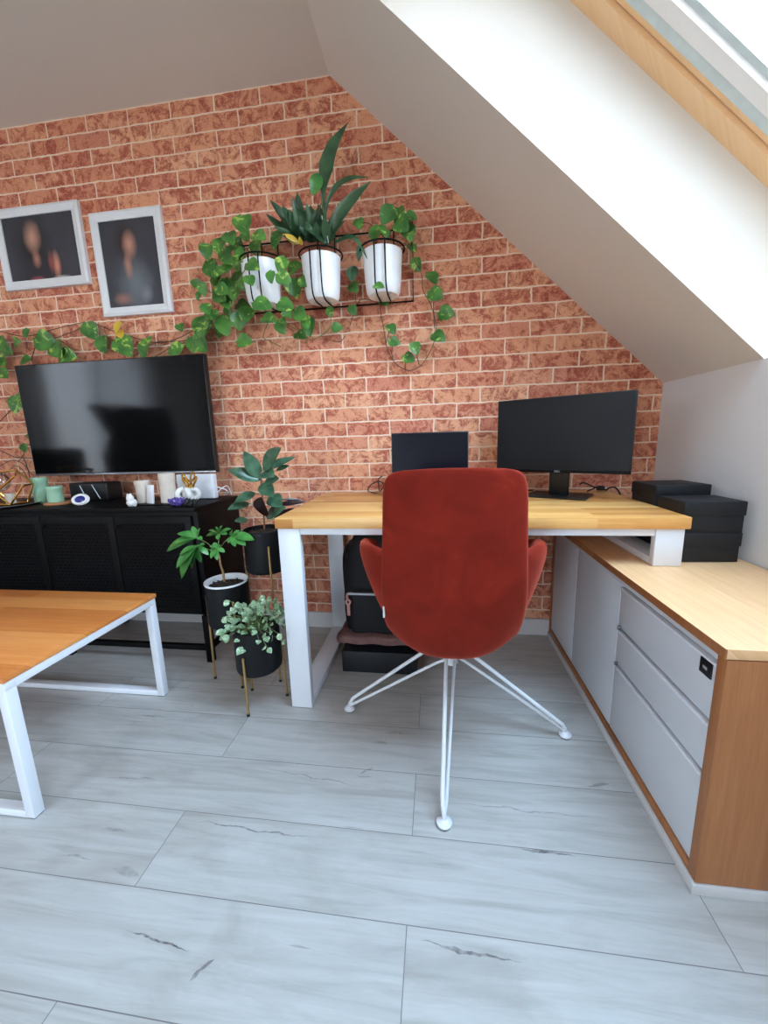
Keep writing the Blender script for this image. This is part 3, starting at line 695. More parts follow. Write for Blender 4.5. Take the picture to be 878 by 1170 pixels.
# ------------------------------------------------------------------ television and its cabinet
t = thing('television', 'large black flat television mounted on the brick wall', 'television', (-1.6, 1.87, .87))
MB().box(-2.140, -1.094, 1.808, 1.84, .873, 1.438, .004).box(-1.95, -1.25, 1.84, 1.875, .90, 1.25, .01).build('housing', MT['plast'], t)
MB().box(-2.134, -1.100, 1.8065, 1.809, .887, 1.433).build('screen', MT['tvscreen'], t, False)
MB().box(-2.138, -1.096, 1.805, 1.809, .874, .882, .0005).build('trim_strip', MT['steel'], t)
MB().box(-1.75, -1.45, 1.875, W-.003, 1.0, 1.3, .003).build('wall_bracket', MT['black'], t)
t = thing('media_cabinet', 'long black metal cabinet with perforated doors below the television', 'cabinet', (-1.82, 1.72, 0))
cx0, cx1, cy0, cy1 = -2.60, -1.046, 1.5275, 1.905
MB().box(cx0, cx1, cy0, cy1, .724, .742, .002).build('top', MT['black'], t)
MB().box(cx0+.002, cx1-.002, cy0+.018, cy1, .235, .724, .002).build('body', MT['black'], t)
for k in range(4):
    xa = cx1-.022-.382*(k+1); xb = cx1-.026-.382*k
    d = MB().box(xa, xb, cy0, cy0+.016, .245, .705, .002).build('door', MT['black'], t)
    MB().box(xa+.03, xb-.03, cy0-.0012, cy0+.001, .275, .675).build('perforated_panel', MT['perf'], d)
    kx = xb-.02 if k % 2 == 0 else xa+.02
    kx = xa+.018
    MB().lathe([(0, 0), (.006, 0), (.006, .008), (.009, .012), (.008, .016), (0, .017)], (kx, cy0-.001, .66), 16, m=Euler((math.pi/2, 0, 0)).to_matrix()).build('knob', MT['black'], d)
for xx in (cx1-.034, cx1-.79, cx0+.004):
    for yy in (cy0+.004, cy1-.036): MB().box(xx, xx+.03, yy, yy+.03, 0, .235, .001).build('leg', MT['black'], t)
st = MB().box(cx0+.03, cx1-.034, cy0+.008, cy0+.03, .058, .082, .001)
for xx in (cx1-.030, cx0+.008): st.box(xx, xx+.022, cy0+.034, cy1-.036, .058, .082, .001)
st.build('stretcher', MT['black'], t)

# ------------------------------------------------------------------ picture frames
def pframe(x0, x1, z0, z1, w, mat, label):
    t = thing('picture_frame', label, 'picture', ((x0+x1)/2, W, (z0+z1)/2), 'white framed portraits on the brick wall')
    fm = MB(); ya, yb = W-.026, W-.001
    P = [(x0, z0), (x1, z0), (x1, z1), (x0, z1)]; Q = [(x0+w, z0+w), (x1-w, z0+w), (x1-w, z1-w), (x0+w, z1-w)]
    R1 = [(x0+w*.3, z0+w*.3), (x1-w*.3, z0+w*.3), (x1-w*.3, z1-w*.3), (x0+w*.3, z1-w*.3)]
    loops = [(P, yb), (P, ya+.006), (R1, ya), (Q, ya+.008), (Q, ya+.016)]
    vv = [[fm.bm.verts.new((px, y, pz)) for (px, pz) in L] for (L, y) in loops]
    for A, B in zip(vv, vv[1:]):
        for i in range(4): fm.bm.faces.new((A[i], A[(i+1) % 4], B[(i+1) % 4], B[i]))
    fm.bm.faces.new(vv[0])
    fm.build('frame', MT['frame'], t, False)
    MB().box(x0+w-.004, x1-w+.004, ya+.014, ya+.018, z0+w-.004, z1-w+.004).build('portrait', mat, t, False)
m1 = m_portrait('portrait_print', [(-.05, .0, .13, .19, (26, 24, 28), .6), (-.03, -.12, .17, .09, (40, 38, 46), .5), (-.045, .05, .056, .088, (196, 146, 124), .8), (-.04, -.05, .03, .05, (176, 122, 104), .8), (.07, -.085, .026, .075, (206, 136, 112), .7), (.04, -.07, .02, .06, (150, 74, 66), .8), (-.05, -.145, .05, .022, (170, 80, 84), .8), (.09, -.145, .06, .014, (190, 186, 188), .8)])
m2 = m_portrait('portrait_print_standing', [(0, -.11, .135, .20, (74, 78, 84), .5), (.01, -.09, .10, .13, (108, 114, 120), .8), (-.02, .10, .075, .10, (42, 26, 26), .6), (.0, .085, .046, .075, (190, 138, 118), .8), (-.02, -.01, .028, .07, (176, 128, 108), .8), (-.07, -.155, .06, .035, (150, 108, 96), .8), (.06, -.14, .04, .05, (120, 124, 132), .8)])
pframe(-2.215, -1.727, 1.828, 2.200, .040, m1, 'white landscape picture frame with blurred portrait, further left of the two')
pframe(-1.676, -1.296, 1.665, 2.133, .040, m2, 'white upright picture frame with blurred standing portrait, nearer the plants')

# ------------------------------------------------------------------ plant stands
def planter(t, c, r, z0, z1, legs, legtop, inner=False):
    x, y = c
    MB().lathe([(0, z0), (r-.008, z0), (r-.002, z0+.006), (r, z0+.015), (r, z1-.002), (r-.002, z1), (r-.006, z1), (r-.006, z1-.03), (0, z1-.03)], (x, y, 0), 48).build('pot', MT['blackm'], t)
    for k, (lx, ly) in enumerate(legs):
        d = Vector((lx-x, ly-y, 0)).normalized()
        p = Vector((x, y, 0))+d*(r+.0035)
        l = MB().tube([p+d*.004+Vector((0, 0, .006)), p+Vector((0, 0, z0)), p+Vector((0, 0, legtop))], .0048, 10).build('leg', MT['brass'], t)
        MB().lathe([(0, 0), (.006, 0), (.006, .010), (0, .010)], (p.x+d.x*.004, p.y+d.y*.004, 0), 12).build('foot', MT['rubbergl'], l)
    g = MB()
    for (lx, ly) in legs:
        d = Vector((lx-x, ly-y, 0)).normalized()
        g.tube([Vector((x, y, z0-.012)), Vector((x, y, z0-.012))+d*(r+.004)], .003, 8)
    g.build('cross_brace', MT['brass'], t)
    s_ = MB(); rows = []
    s_.lathe([(r-.0075, z1-.018), (r*.6, z1-.013), (0, z1-.010)], (x, y, 0), 32)
    for k in range(60):
        a = R.random()*6.28; q = R.random()**.5*(r-.02)
        s_.lathe([(0, -.004), (.005, 0), (0, .004)], (x+q*math.cos(a), y+q*math.sin(a), z1-.011), 6, sx=R.uniform(.6, 1.4), m=Euler((R.random(), R.random(), R.random())).to_matrix())
    s_.build('soil', MT['soil'], t)
# fatsia
c = (-.878, 1.435)
t = thing('potted_fatsia', 'bright green hand-leaved plant in black pot on brass legs beside the black cabinet', 'plant', (*c, 0), 'plants on brass-legged pot stands')
legs = [(-.82, 1.37), (-.963, 1.418), (-.86, 1.52)]
planter(t, c, .086, .262, .445, legs, .385)
MB().lathe([(.075, .425), (.077, .440), (.082, .450), (.087, .452), (.088, .447), (.0865, .443)], (*c, 0), 48).build('inner_pot', MT['whitepot'], t)
def px7(x, y, Y): return at(180+x/4.876, 590+y/4.876, Y)
stem = cr([px7(372, 362, 1.435), px7(365, 310, 1.43), px7(352, 270, 1.42), px7(345, 225, 1.41), px7(332, 195, 1.40)], 4)
MB().tube(stem, [.005-.0015*i/len(stem) for i in range(len(stem))], 8).build('stem', MT['bark'], t)
for (hub_, lobes, Y, st_) in [((222, 118), [(55, 198), (95, 150), (110, 98), (150, 85), (195, 55), (240, 65), (250, 130)], 1.37, (332, 195)),
                        ((225, 165), [(125, 215), (110, 290), (140, 345), (195, 290), (245, 255), (285, 215), (265, 160)], 1.33, (335, 215)),
                        ((345, 95), [(272, 110), (285, 80), (320, 60), (365, 50), (410, 70), (390, 100), (335, 130)], 1.44, (338, 205)),
                        ((415, 108), [(395, 150), (435, 170), (492, 165), (540, 135), (510, 105), (460, 80), (415, 78)], 1.40, (338, 190)),
                        ((328, 175), [(295, 195), (300, 235), (335, 245), (375, 200), (350, 160), (315, 145), (290, 170)], 1.36, (338, 225))]:
    h = px7(*hub_, Y); lf = MB()
    for j, lb in enumerate(lobes):
        q = px7(*lb, Y+[-.02, -.035, -.02, .0, .015, .0, -.02][j])
        L = (q-h).length
        lf.leaf(h-(q-h)*.05, q, max(.02, L*.42), 'ovate', (0, -.6, 1), .10, .12, 8)
    o = lf.build('leaf', MT['fats'], t)
    s0 = px7(*st_, 1.405)
    MB().tube(cr([s0, (s0+h)/2+Vector((0, 0, .006)), h+Vector((0, 0, -.002))], 5), .0018, 6).build('leaf_stalk', MT['gstem'], o)
# rubber plant
c = (-.722, 1.50)
t = thing('potted_rubber_plant', 'tall dark green rubber plant in black pot on brass legs against the wall', 'plant', (*c, 0), 'plants on brass-legged pot stands')
planter(t, c, .086, .478, .658, [(-.674, 1.426), (-.81, 1.495), (-.682, 1.578)], .60)
def px8(x, y, Y): return at(240+x/7.317, 500+y/7.317, Y)
stem = cr([px8(455, 770, 1.5), px8(450, 640, 1.5), px8(438, 500, 1.5), px8(432, 400, 1.5), px8(425, 270, 1.5)], 4)
MB().tube(stem, [.004-.0015*i/len(stem) for i in range(len(stem))], 8).build('stem', MT['stem'], t)
for (b0, t0, w, Y0, Y1, mt) in [((418, 335), (283, 112), 82, 1.50, 1.47, 'rubber'), ((442, 268), (600, 85), 105, 1.5, 1.46, 'rubber'), ((450, 272), (715, 165), 52, 1.5, 1.55, 'rubber'),
        ((425, 355), (148, 272), 78, 1.5, 1.45, 'rubber'), ((440, 290), (540, 330), 80, 1.49, 1.43, 'rubber'), ((452, 385), (580, 345), 78, 1.5, 1.46, 'rubber'), ((428, 385), (535, 500), 82, 1.49, 1.42, 'rubber'),
        ((447, 650), (430, 495), 105, 1.48, 1.42, 'rubberd'), ((380, 460), (208, 545), 62, 1.5, 1.44, 'rubber'), ((330, 548), (148, 605), 58, 1.5, 1.42, 'rubber'), ((320, 690), (203, 700), 44, 1.5, 1.45, 'rubber'),
        ((500, 490), (600, 580), 90, 1.49, 1.44, 'rubber'), ((470, 660), (640, 585), 82, 1.49, 1.44, 'rubber'), ((560, 565), (800, 538), 34, 1.52, 1.56, 'rubberd'), ((585, 520), (775, 522), 14, 1.53, 1.58, 'rubberd'),
        ((555, 275), (665, 232), 32, 1.52, 1.55, 'rubber'), ((535, 675), (705, 590), 34, 1.52, 1.55, 'rubberd')]:
    B = px8(*b0, Y0); Tp = px8(*t0, Y1)
    o = MB().leaf(B, Tp, w/7.317/441*2.4, 'oval', (.1, -.8, .6), .05, .15, 10).build('leaf', MT[mt], t)
    if mt == 'rubberd': o['label'] = 'dark reddish young leaf'
    ns = min(stem, key=lambda p: (p-B).length+max(0, p.z-B.z)*3)
    MB().tube(cr([ns, (ns+B)/2+Vector((0, 0, -.004)), B+(Tp-B)*.03], 4), .0014, 6).build('leaf_stalk', MT['gstem'], o)
# low fittonia
c = (-.692, 1.297)
t = thing('potted_fittonia', 'small pale variegated plant in low black pot on brass legs, front of the three', 'plant', (*c, 0), 'plants on brass-legged pot stands')
planter(t, c, .086, .150, .325, [(-.708, 1.211), (-.611, 1.332), (-.757, 1.346)], .235)
fol = MB(); stm = MB()
cc = Vector((-.685, 1.285, .31))
n_ = 0
for k in range(115):
    a = R.random()*6.283; e = R.uniform(-.35, 1.25); rr = R.uniform(.055, .115)
    d = Vector((math.cos(a)*math.cos(e), math.sin(a)*math.cos(e), math.sin(e)))
    if d.z < -.1 and R.random() < .3: continue
    q = cc+Vector((d.x*rr*1.12, d.y*rr, d.z*rr*.95))
    if (Vector((q.x, q.y, 0))-Vector((*c, 0))).length < .095 and q.z < .335: q.z = .335+R.random()*.02
    td = (d+Vector((R.uniform(-.5, .5), R.uniform(-.7, .2), R.uniform(-.4, .4)))).normalized()
    L = R.uniform(.022, .036)
    fol.leaf(q, q+td*L, L*.72, 'oval', (R.uniform(-.5, .5), -.9, R.uniform(.2, 1)), .08, .15, 6)
    if k % 2 == 0: stm.tube(cr([Vector((cc.x+d.x*.02, cc.y+d.y*.02, .312)), cc+d*rr*.6+Vector((0, 0, .01)), q], 3), .0012, 5)
for (u, v) in [(262, 686), (270, 688), (298, 688), (299, 680), (296, 697), (255, 705), (303, 736), (260, 728), (318, 724)]:
    q = at(u, v, 1.24 if v > 700 else 1.29); fol.leaf(q, q+Vector((R.uniform(-.02, .02), -.012, -.018)), .024, 'oval', (0, -1, .4), .08, .15, 6)
    stm.tube(cr([cc+Vector((0, 0, .01)), (cc+q)/2+Vector((0, 0, .02)), q], 3), .0012, 5)
fol.build('foliage', MT['fitt'], t); stm.build('stems', MT['gstem'], t)

# ------------------------------------------------------------------ wall planter rack
YB = W-.012
t = thing('wall_planter_rack', 'black wire rack with three pot rings on the brick wall', 'rack', (-.5, W, 1.63))
rk = MB(); wr = .0042
rk.tube([(-.895, YB, 1.628), (-.895, YB, 1.925), (-.5, YB, 1.925), (-.103, YB, 1.925), (-.103, YB, 1.628), (-.5, YB, 1.628)], wr, 8, closed=True)
rk.build('back_frame', MT['black'], t)
PC = [(-.768, 1.812), (-.497, 1.812), (-.226, 1.812)]
for (x, y) in PC:
    g = MB().tube([(x+.094*math.cos(a), y+.094*math.sin(a), 1.805) for a in [2*math.pi*k/40 for k in range(40)]], .0036, 8, closed=True)
    g.tube([(x-.04, YB, 1.925), (x-.04, YB-.005, 1.87), (x-.045, y+.083, 1.805)], .003, 8).tube([(x+.04, YB, 1.925), (x+.04, YB-.005, 1.87), (x+.045, y+.083, 1.805)], .003, 8)
    g.build('pot_ring', MT['black'], t)
    for dx in (-.022, .022):
        MB().tube(cr([(x+dx, y-.092, 1.805), (x+dx, y-.0925, 1.75), (x+dx, y-.088, 1.655), (x+dx+.002, y-.075, 1.618), (x+dx+.004, y-.03, 1.608), (x+dx+.004, YB-.002, 1.624)], 5), .0032, 8).build('support_wire', MT['black'], t)
MB().tube([(-.103, YB, 1.925), (-.098, YB-.09, 1.905), (-.101, YB-.08, 1.86), (-.103, YB, 1.83)], .0036, 8).build('side_hook', MT['black'], t)

def hangpot(x, y, lab, tilt=0):
    t = thing('hanging_pot', lab, 'plant', (x, y, 1.62), 'white pots in the black wall rack')
    m = Euler((0, tilt, 0)).to_matrix()
    c = (x, y, 1.616)
    MB().lathe([(0, 0), (.048, 0), (.064, .005), (.073, .020), (.0765, .05), (.085, .172), (.0855, .176), (.082, .177), (.080, .173), (.078, .155), (0, .155)], c, 56, m=m).build('pot', MT['whitepot'], t)
    MB().lathe([(.0785, .157), (.05, .163), (0, .165)], c, 32, m=m).build('soil', MT['soil'], t)
    return t
GRN = 'pothos'
def vines(mb, paths, f, Y, r=.0019):
    for p in paths:
        pts = [f(q[0], q[1], q[2] if len(q) > 2 else Y) for q in p]
        mb.tube(cr(pts, 5), r, 6)
def hleaf(mb, ctr, size, ang, kind='heart', asp=.82, nrm=None, curve=None):
    """leaf with centre ctr, length size, pointing at angle ang (0 = right, -90 = down) in the wall's plane"""
    d = Vector((math.cos(math.radians(ang)), R.uniform(-.35, .1), math.sin(math.radians(ang)))).normalized()
    mb.leaf(ctr-d*size/2, ctr+d*size/2, size*asp*1.06, kind, nrm or (R.uniform(-.45, .45), -1, R.uniform(-.1, .6)), curve if curve is not None else R.uniform(.02, .14), R.uniform(.08, .3), 11)
def pa(x, y, Y): return at(210+x/4.621, 230+y/4.621, Y)
def pb(x, y, Y): return at(380+x/5.4875, 240+y/5.4875, Y)
def pc(x, y, Y): return at(x/3.658, 350+y/3.658, Y)
def pd(x, y, Y): return at(210+x/2.66, 130+y/2.66, Y)
# left pot: golden pothos
t = hangpot(*PC[0], 'white pot with bushy trailing pothos, left one in the rack', -.05)
fl = MB(); vn = MB()
LL = [(318, 130, 100, -75), (330, 190, 60, -60), (400, 190, 75, -30), (290, 240, 75, -50), (228, 280, 70, -120), (192, 240, 75, -100), (248, 200, 80, -60), (298, 320, 95, -100), (218, 378, 85, -150),
      (368, 345, 75, -30), (155, 365, 95, -60), (290, 412, 90, -20), (65, 435, 55, 160), (105, 465, 60, -80), (85, 500, 50, -110), (195, 500, 85, -40), (230, 530, 85, -70), (120, 570, 60, -60),
      (418, 550, 85, -20), (335, 605, 85, -100), (222, 660, 105, -75), (105, 680, 95, -110), (265, 625, 60, -50), (325, 740, 80, -10), (75, 760, 90, -20), (452, 630, 80, -20), (522, 662, 80, -70), (540, 555, 80, -20),
      (550, 600, 60, -40), (620, 598, 75, -40), (668, 665, 85, -90), (465, 402, 52, -90), (530, 405, 70, -30), (590, 355, 85, 10), (582, 460, 90, -75), (520, 340, 70, -110), (640, 430, 60, -40),
      (620, 712, 70, -30), (190, 690, 60, -100), (390, 245, 80, -80), (270, 490, 70, -90), (495, 210, 80, -120), (775, 585, 48, -80), (812, 667, 55, -10), (650, 640, 60, -70), (160, 600, 50, -140), (240, 580, 55, -60), (300, 280, 60, -45), (175, 430, 60, -70), (350, 420, 60, -60)]
for (x, y, s_, a) in LL+[(R.uniform(120, 330), R.uniform(250, 640), R.uniform(55, 85), R.uniform(-150, -20)) for _ in range(12)]:
    Y = R.uniform(1.72, 1.80) if (330 < x < 560 and 280 < y < 600) else R.uniform(1.76, 1.895)
    if 330 < x < 560 and 300 < y < 560: Y = R.uniform(1.68, 1.71)
    hleaf(fl, pa(x, y, Y), s_*1.12/4.621/441*1.85, a)
vines(vn, [[(390, 290, 1.80), (340, 200, 1.79), (320, 130, 1.82)], [(390, 290, 1.80), (300, 240, 1.78), (210, 230, 1.83)], [(390, 285, 1.78), (290, 330, 1.74), (190, 420, 1.82), (150, 560, 1.88), (180, 640, 1.89), (110, 690, 1.88)],
           [(380, 290, 1.79), (300, 400, 1.73), (240, 560, 1.84), (265, 640, 1.88), (330, 740, 1.88)], [(150, 365, 1.83), (150, 480, 1.86), (70, 440, 1.88)], [(460, 290, 1.79), (540, 360, 1.76), (560, 470, 1.8), (520, 560, 1.83), (540, 640, 1.87), (620, 690, 1.88), (680, 730, 1.89), (770, 670, 1.89), (775, 590, 1.89)],
           [(420, 560, 1.71), (450, 620, 1.82), (420, 715, 1.9), (460, 740, 1.9), (515, 770, 1.9)], [(620, 600, 1.86), (655, 660, 1.87), (650, 750, 1.9)], [(540, 560, 1.8), (620, 600, 1.86)], [(400, 290, 1.79), (400, 200, 1.8)], [(105, 690, 1.88), (80, 760, 1.88), (190, 690, 1.88)], [(490, 290, 1.8), (495, 210, 1.82)]], pa, 1.85)
fl.build('foliage', MT['pothos'], t); vn.build('vines', MT['gstem'], t)
# middle pot: strap leaves over a dark rosette
t = hangpot(*PC[1], 'white pot with tall strap leaves and dark rosettes, middle one in the rack')
def strap(pts, w, mt, name='leaf', wp=None):
    P = cr(pts, 5); n = len(P); rows = []
    wp = wp or [.35, .8, 1, .85, .05]
    for i, p in enumerate(P):
        tt = i/(n-1)*(len(wp)-1); j = min(int(tt), len(wp)-2); wd = (wp[j]*(1-(tt-j))+wp[j+1]*(tt-j))*w/2
        d = (P[min(i+1, n-1)]-P[max(i-1, 0)]).normalized(); nr = Vector((.15, -1, .2)); nr = (nr-d*nr.dot(d)).normalized(); sd = d.cross(nr)
        rows.append([p+sd*wd-nr*-.3*wd, p, p-sd*wd+nr*.3*wd])
    return MB().grid(rows).grid([[q_-Vector((0, -.0008, 0)) for q_ in r][::-1] for r in rows]).build(name, MT[mt], t)
strap([pd(440, 385, 1.81), pd(425, 290, 1.80), pd(428, 200, 1.79), pd(450, 110, 1.78), pd(498, 28, 1.77)], .062, 'strap', wp=[.12, .12, .35, 1, .75, .05])
strap([pd(430, 385, 1.80), pd(432, 285, 1.79), pd(462, 225, 1.77), pd(505, 198, 1.75), pd(560, 192, 1.73)], .026, 'strap', wp=[.3, .5, 1, .9, .1])
strap([pd(450, 385, 1.81), pd(462, 330, 1.80), pd(505, 270, 1.78), pd(568, 206, 1.76)], .058, 'strap', wp=[.25, .7, 1, .8, .05])
strap([pd(460, 392, 1.80), pd(500, 375, 1.78), pd(530, 388, 1.76), pd(558, 440, 1.75)], .022, 'strap', wp=[.5, 1, .9, .1])
strap([pd(425, 300, 1.79), pd(415, 210, 1.8), pd(410, 185, 1.8), pd(380, 245, 1.78)], .003, 'gstem', 'stalk', wp=[1, 1, 1, 1])
o = MB(); hleaf(o, pd(402, 215, 1.78), 60/2.66/441*1.82, -110, 'oval', .55); o.build('leaf', MT['fats'], t)
rs = MB()
for (bx, by, tx, ty, w) in [(360, 385, 250, 300, 26), (360, 380, 262, 262, 26), (362, 380, 345, 238, 28), (355, 385, 295, 325, 24), (365, 385, 385, 275, 26), (370, 385, 405, 300, 28), (360, 390, 300, 370, 24), (358, 380, 320, 290, 26),
        (440, 395, 380, 330, 28), (438, 395, 390, 290, 28), (440, 395, 415, 330, 30), (436, 400, 360, 345, 24), (445, 395, 400, 375, 26), (362, 384, 330, 255, 22), (440, 396, 425, 310, 22), (358, 388, 275, 345, 20), (442, 396, 450, 330, 18), (365, 385, 420, 270, 24), (362, 382, 300, 278, 26), (366, 386, 352, 300, 28)]:
    rs.leaf(pd(bx, by, 1.80), pd(tx, ty, R.uniform(1.72, 1.84)), w*1.15/2.66/441*1.82, 'strap', (R.uniform(-.3, .3), -1, .5), R.uniform(-.1, .15), .2, 8)
for k in range(26):
    bx = R.choice([360, 440, 400]); tx = bx+R.uniform(-75, 60); ty = R.uniform(255, 375)
    rs.leaf(pd(bx, 388, 1.80), pd(tx, ty, R.uniform(1.71, 1.87)), R.uniform(16, 26)/2.66/441*1.82, 'strap', (R.uniform(-.5, .5), -1, .5), R.uniform(-.2, .2), .2, 8)
rs.build('rosette', MT['rosette'], t)
MB().tube([pd(432, 392, 1.79), pd(420, 310, 1.76)], .0014, 6).tube([pd(440, 392, 1.79), pd(432, 340, 1.77)], .0014, 6).build('stake', MT['label'], t)
o = MB(); o.leaf(pd(352, 395, 1.78), pd(300, 368, 1.75), .028, 'oval'); o.leaf(pd(360, 400, 1.77), pd(352, 372, 1.74), .02, 'oval'); o.build('leaf', MT['yell'], t)['label'] = 'pale yellow old leaf'
# right pot
t = hangpot(*PC[2], 'white pot with a vine looping below it, right one in the rack')
fl = MB(); vn = MB()
for (x, y, s_, a) in [(168, 90, 70, -70), (272, 150, 95, -100), (345, 35, 110, -125), (400, 40, 95, -80), (440, 95, 110, -50), (478, 150, 100, -70), (492, 50, 75, -20), (500, 240, 70, -60), (530, 345, 80, -65),
        (628, 430, 90, -60), (650, 532, 100, -35), (718, 650, 100, -15), (668, 802, 95, -35), (370, 750, 75, -60), (390, 830, 72, -20), (520, 870, 80, -70), (482, 930, 80, -30), (322, 580, 72, -30), (292, 482, 65, -20),
        (138, 490, 78, -50), (130, 632, 70, -60), (35, 740, 70, -10), (430, 30, 80, -60), (460, 70, 80, -70), (310, 130, 60, -70), (340, 150, 50, -80)]:
    Y = 1.70 if (180 < x < 440 and 200 < y < 560) else (R.uniform(1.74, 1.80) if y < 200 else R.uniform(1.85, 1.895))
    hleaf(fl, pb(x, y, Y), s_*1.02/5.4875/441*1.85, a)
vines(vn, [[(350, 190, 1.79), (400, 60, 1.78), (480, 60, 1.78), (500, 150, 1.8), (510, 300, 1.84), (560, 400, 1.88), (568, 500, 1.89), (620, 600, 1.895), (650, 730, 1.895), (630, 850, 1.895), (560, 970, 1.90), (480, 1005, 1.90), (400, 965, 1.90), (345, 870, 1.90), (320, 730, 1.895), (303, 640, 1.88), (305, 590, 1.86)],
           [(630, 520, 1.89), (640, 740, 1.895)], [(335, 850, 1.9), (350, 780, 1.9), (372, 740, 1.89)], [(380, 940, 1.9), (372, 880, 1.9), (388, 830, 1.89)], [(455, 1000, 1.9), (458, 950, 1.89)], [(545, 970, 1.9), (525, 900, 1.89), (520, 870, 1.89)],
           [(330, 190, 1.79), (300, 110, 1.78), (350, 30, 1.77)], [(305, 590, 1.86), (250, 565, 1.9), (180, 560, 1.9), (150, 590, 1.89), (145, 500, 1.88)], [(150, 590, 1.89), (130, 660, 1.89), (110, 725, 1.9)], [(345, 190, 1.79), (240, 90, 1.8), (180, 80, 1.83)], [(0, 820, 1.9), (50, 825, 1.9), (80, 790, 1.9)]], pb, 1.88)
fl.build('foliage', MT['pothos'], t); vn.build('vines', MT['vine'], t)
o = MB(); hleaf(o, pb(128, 400, 1.86), 110*.9/5.4875/441*1.85, -95, 'oval', .7); o.build('dark_leaf', MT['rubber'], t)
o = MB(); hleaf(o, pb(168, 270, 1.80), 110*.9/5.4875/441*1.85, -95, 'oval', .35); o.build('dark_leaf', MT['rubber'], t)
# long vine above the television
t = thing('wall_vine', 'long brown pothos vine strung over the wall above the television', 'plant', (-1.7, W, 1.6))
fl = MB(); vn = MB()
for (x, y, s_, a) in [(75, 150, 48, 0), (112, 112, 36, -90), (195, 148, 90, -20), (245, 185, 80, -50), (290, 212, 75, -10), (383, 105, 70, -60), (435, 162, 68, -75), (525, 172, 85, -55), (622, 180, 85, -100), (735, 185, 62, 200), (755, 90, 38, -60),
        (850, 95, 85, -100), (832, 160, 85, -40), (35, 185, 75, -20), (8, 215, 70, -60), (110, 225, 52, 0), (8, 150, 50, -60), (70, 412, 70, -100), (82, 388, 55, -40), (15, 285, 60, -30), (5, 250, 50, -90), (18, 165, 50, -60), (880, 40, 50, -40)]:
    hleaf(fl, pc(x, y, R.uniform(1.87, 1.90)), s_*1.05/3.658/441*2.2, a)
hleaf(fl, at(29, 512, 1.88), .055, -70); hleaf(fl, at(33, 498, 1.89), .03, -70)
fl.build('foliage', MT['pothos'], t)
o = MB(); hleaf(o, pc(495, 90, 1.88), .07, -100, 'heart', .6); hleaf(o, pc(505, 118, 1.88), .05, -60); o.build('yellow_leaf', MT['yell'], t)
vines(vn, [[(0, 105), (110, 125), (240, 92), (370, 68), (480, 105), (650, 152), (740, 135), (815, 98), (850, 95)], [(130, 228), (160, 150), (235, 132), (330, 95), (372, 72)], [(240, 140), (280, 160), (322, 212)], [(650, 210), (740, 160), (830, 150)], [(400, 72), (440, 110), (470, 165)],
           [(560, 210), (650, 152), (760, 145), (850, 120)], [(0, 480), (40, 440), (70, 412)]], pc, 1.90, .0022)
def pe(x, y, Y): return at(x/9, 470+y/9, Y)
vines(vn, [[(0, 400), (150, 470), (240, 480), (290, 600), (340, 660)], [(0, 560), (140, 500), (260, 560), (300, 650), (310, 740)], [(100, 600), (160, 560), (230, 600), (290, 700)], [(260, 400), (230, 470), (180, 520)], [(300, 330), (350, 420), (350, 480), (240, 480)]], pe, 1.90, .0022)
vn.build('vines', MT['vine'], t)

# ------------------------------------------------------------------ things on the media cabinet
ZC = .7425
def candle(x, y, r, h, mat, label, z=ZC, tilt=(0, 0), group=None):
    t = thing('candle', label, 'candle', (x, y, z), group)
    m = Euler((tilt[0], tilt[1], 0)).to_matrix()
    MB().lathe([(0, 0), (r*.94, 0), (r*.97, .004), (r*.96, h*.45), (r*.97, h*.8), (r*1.02, h*.84), (r*1.03, h*.95), (r*.98, h), (r*.85, h*.985), (0, h*.95)], (x, y, z), 36, m=m).build('wax', mat, t)
    MB().tube([Vector((x, y, z))+m @ Vector((0, 0, h*.94)), Vector((x, y, z))+m @ Vector((.001, 0, h*.94+.008))], .0011, 6).build('wick', MT['rubbergl'], t)
candle(-2.022, 1.72, .034, .130, MT['mint'], 'taller mint green ribbed candle behind the small one', group='mint green candles')
t = thing('coaster', 'round wooden coaster under the small green candle', 'coaster', (-1.862, 1.66, ZC))
MB().lathe([(0, 0), (.056, 0), (.06, .004), (.06, .010), (.056, .012), (0, .012)], (-1.862, 1.66, ZC), 40).build('disc', MT['coaster'], t)
candle(-1.875, 1.66, .034, .078, MT['mint'], 'shorter mint green ribbed candle on a wooden coaster', ZC+.0125, group='mint green candles')
# eye shaped dish
m = Euler((math.radians(62), 0, math.radians(8))).to_matrix()
t = thing('eye_ornament', 'white oval eye ornament with a cobalt blue glass centre', 'ornament', (-1.70, 1.61, ZC))
def orn(cx_, sc_): 
    MB().lathe([(.030*sc_, 0), (.045*sc_, -.004), (.05*sc_, .003), (.044*sc_, .010), (.030*sc_, .009), (.030*sc_, 0)], cx_, 36, sx=1.05, sy=.7, m=m).build('rim', MT['ceramic'], t)
    MB().lathe([(0, -.002), (.031*sc_, -.002), (.031*sc_, .006), (.02*sc_, .011), (0, .013)], cx_, 30, sx=1.05, sy=.7, m=m).build('glass_eye', MT['blueglass'], t)
orn((-1.672, 1.60, ZC+.030), .82)
t = thing('eye_ornament', 'second white oval ornament half behind the blue-centred eye ornament', 'ornament', (-1.75, 1.66, ZC)); orn((-1.725, 1.655, ZC+.028), .7)
t = thing('router_box', 'low black box with rounded corners below the television', 'box', (-1.78, 1.79, ZC))
MB().box(-1.90, -1.68, 1.76, 1.86, ZC, ZC+.092, .008, 3).build('casing', MT['plast'], t)
MB().tube([(-1.83, 1.757, ZC+.08), (-1.80, 1.755, ZC+.01)], .002, 6).tube([(-1.76, 1.757, ZC+.085), (-1.72, 1.755, ZC+.01)], .002, 6).build('cord', MT['steel'], t)
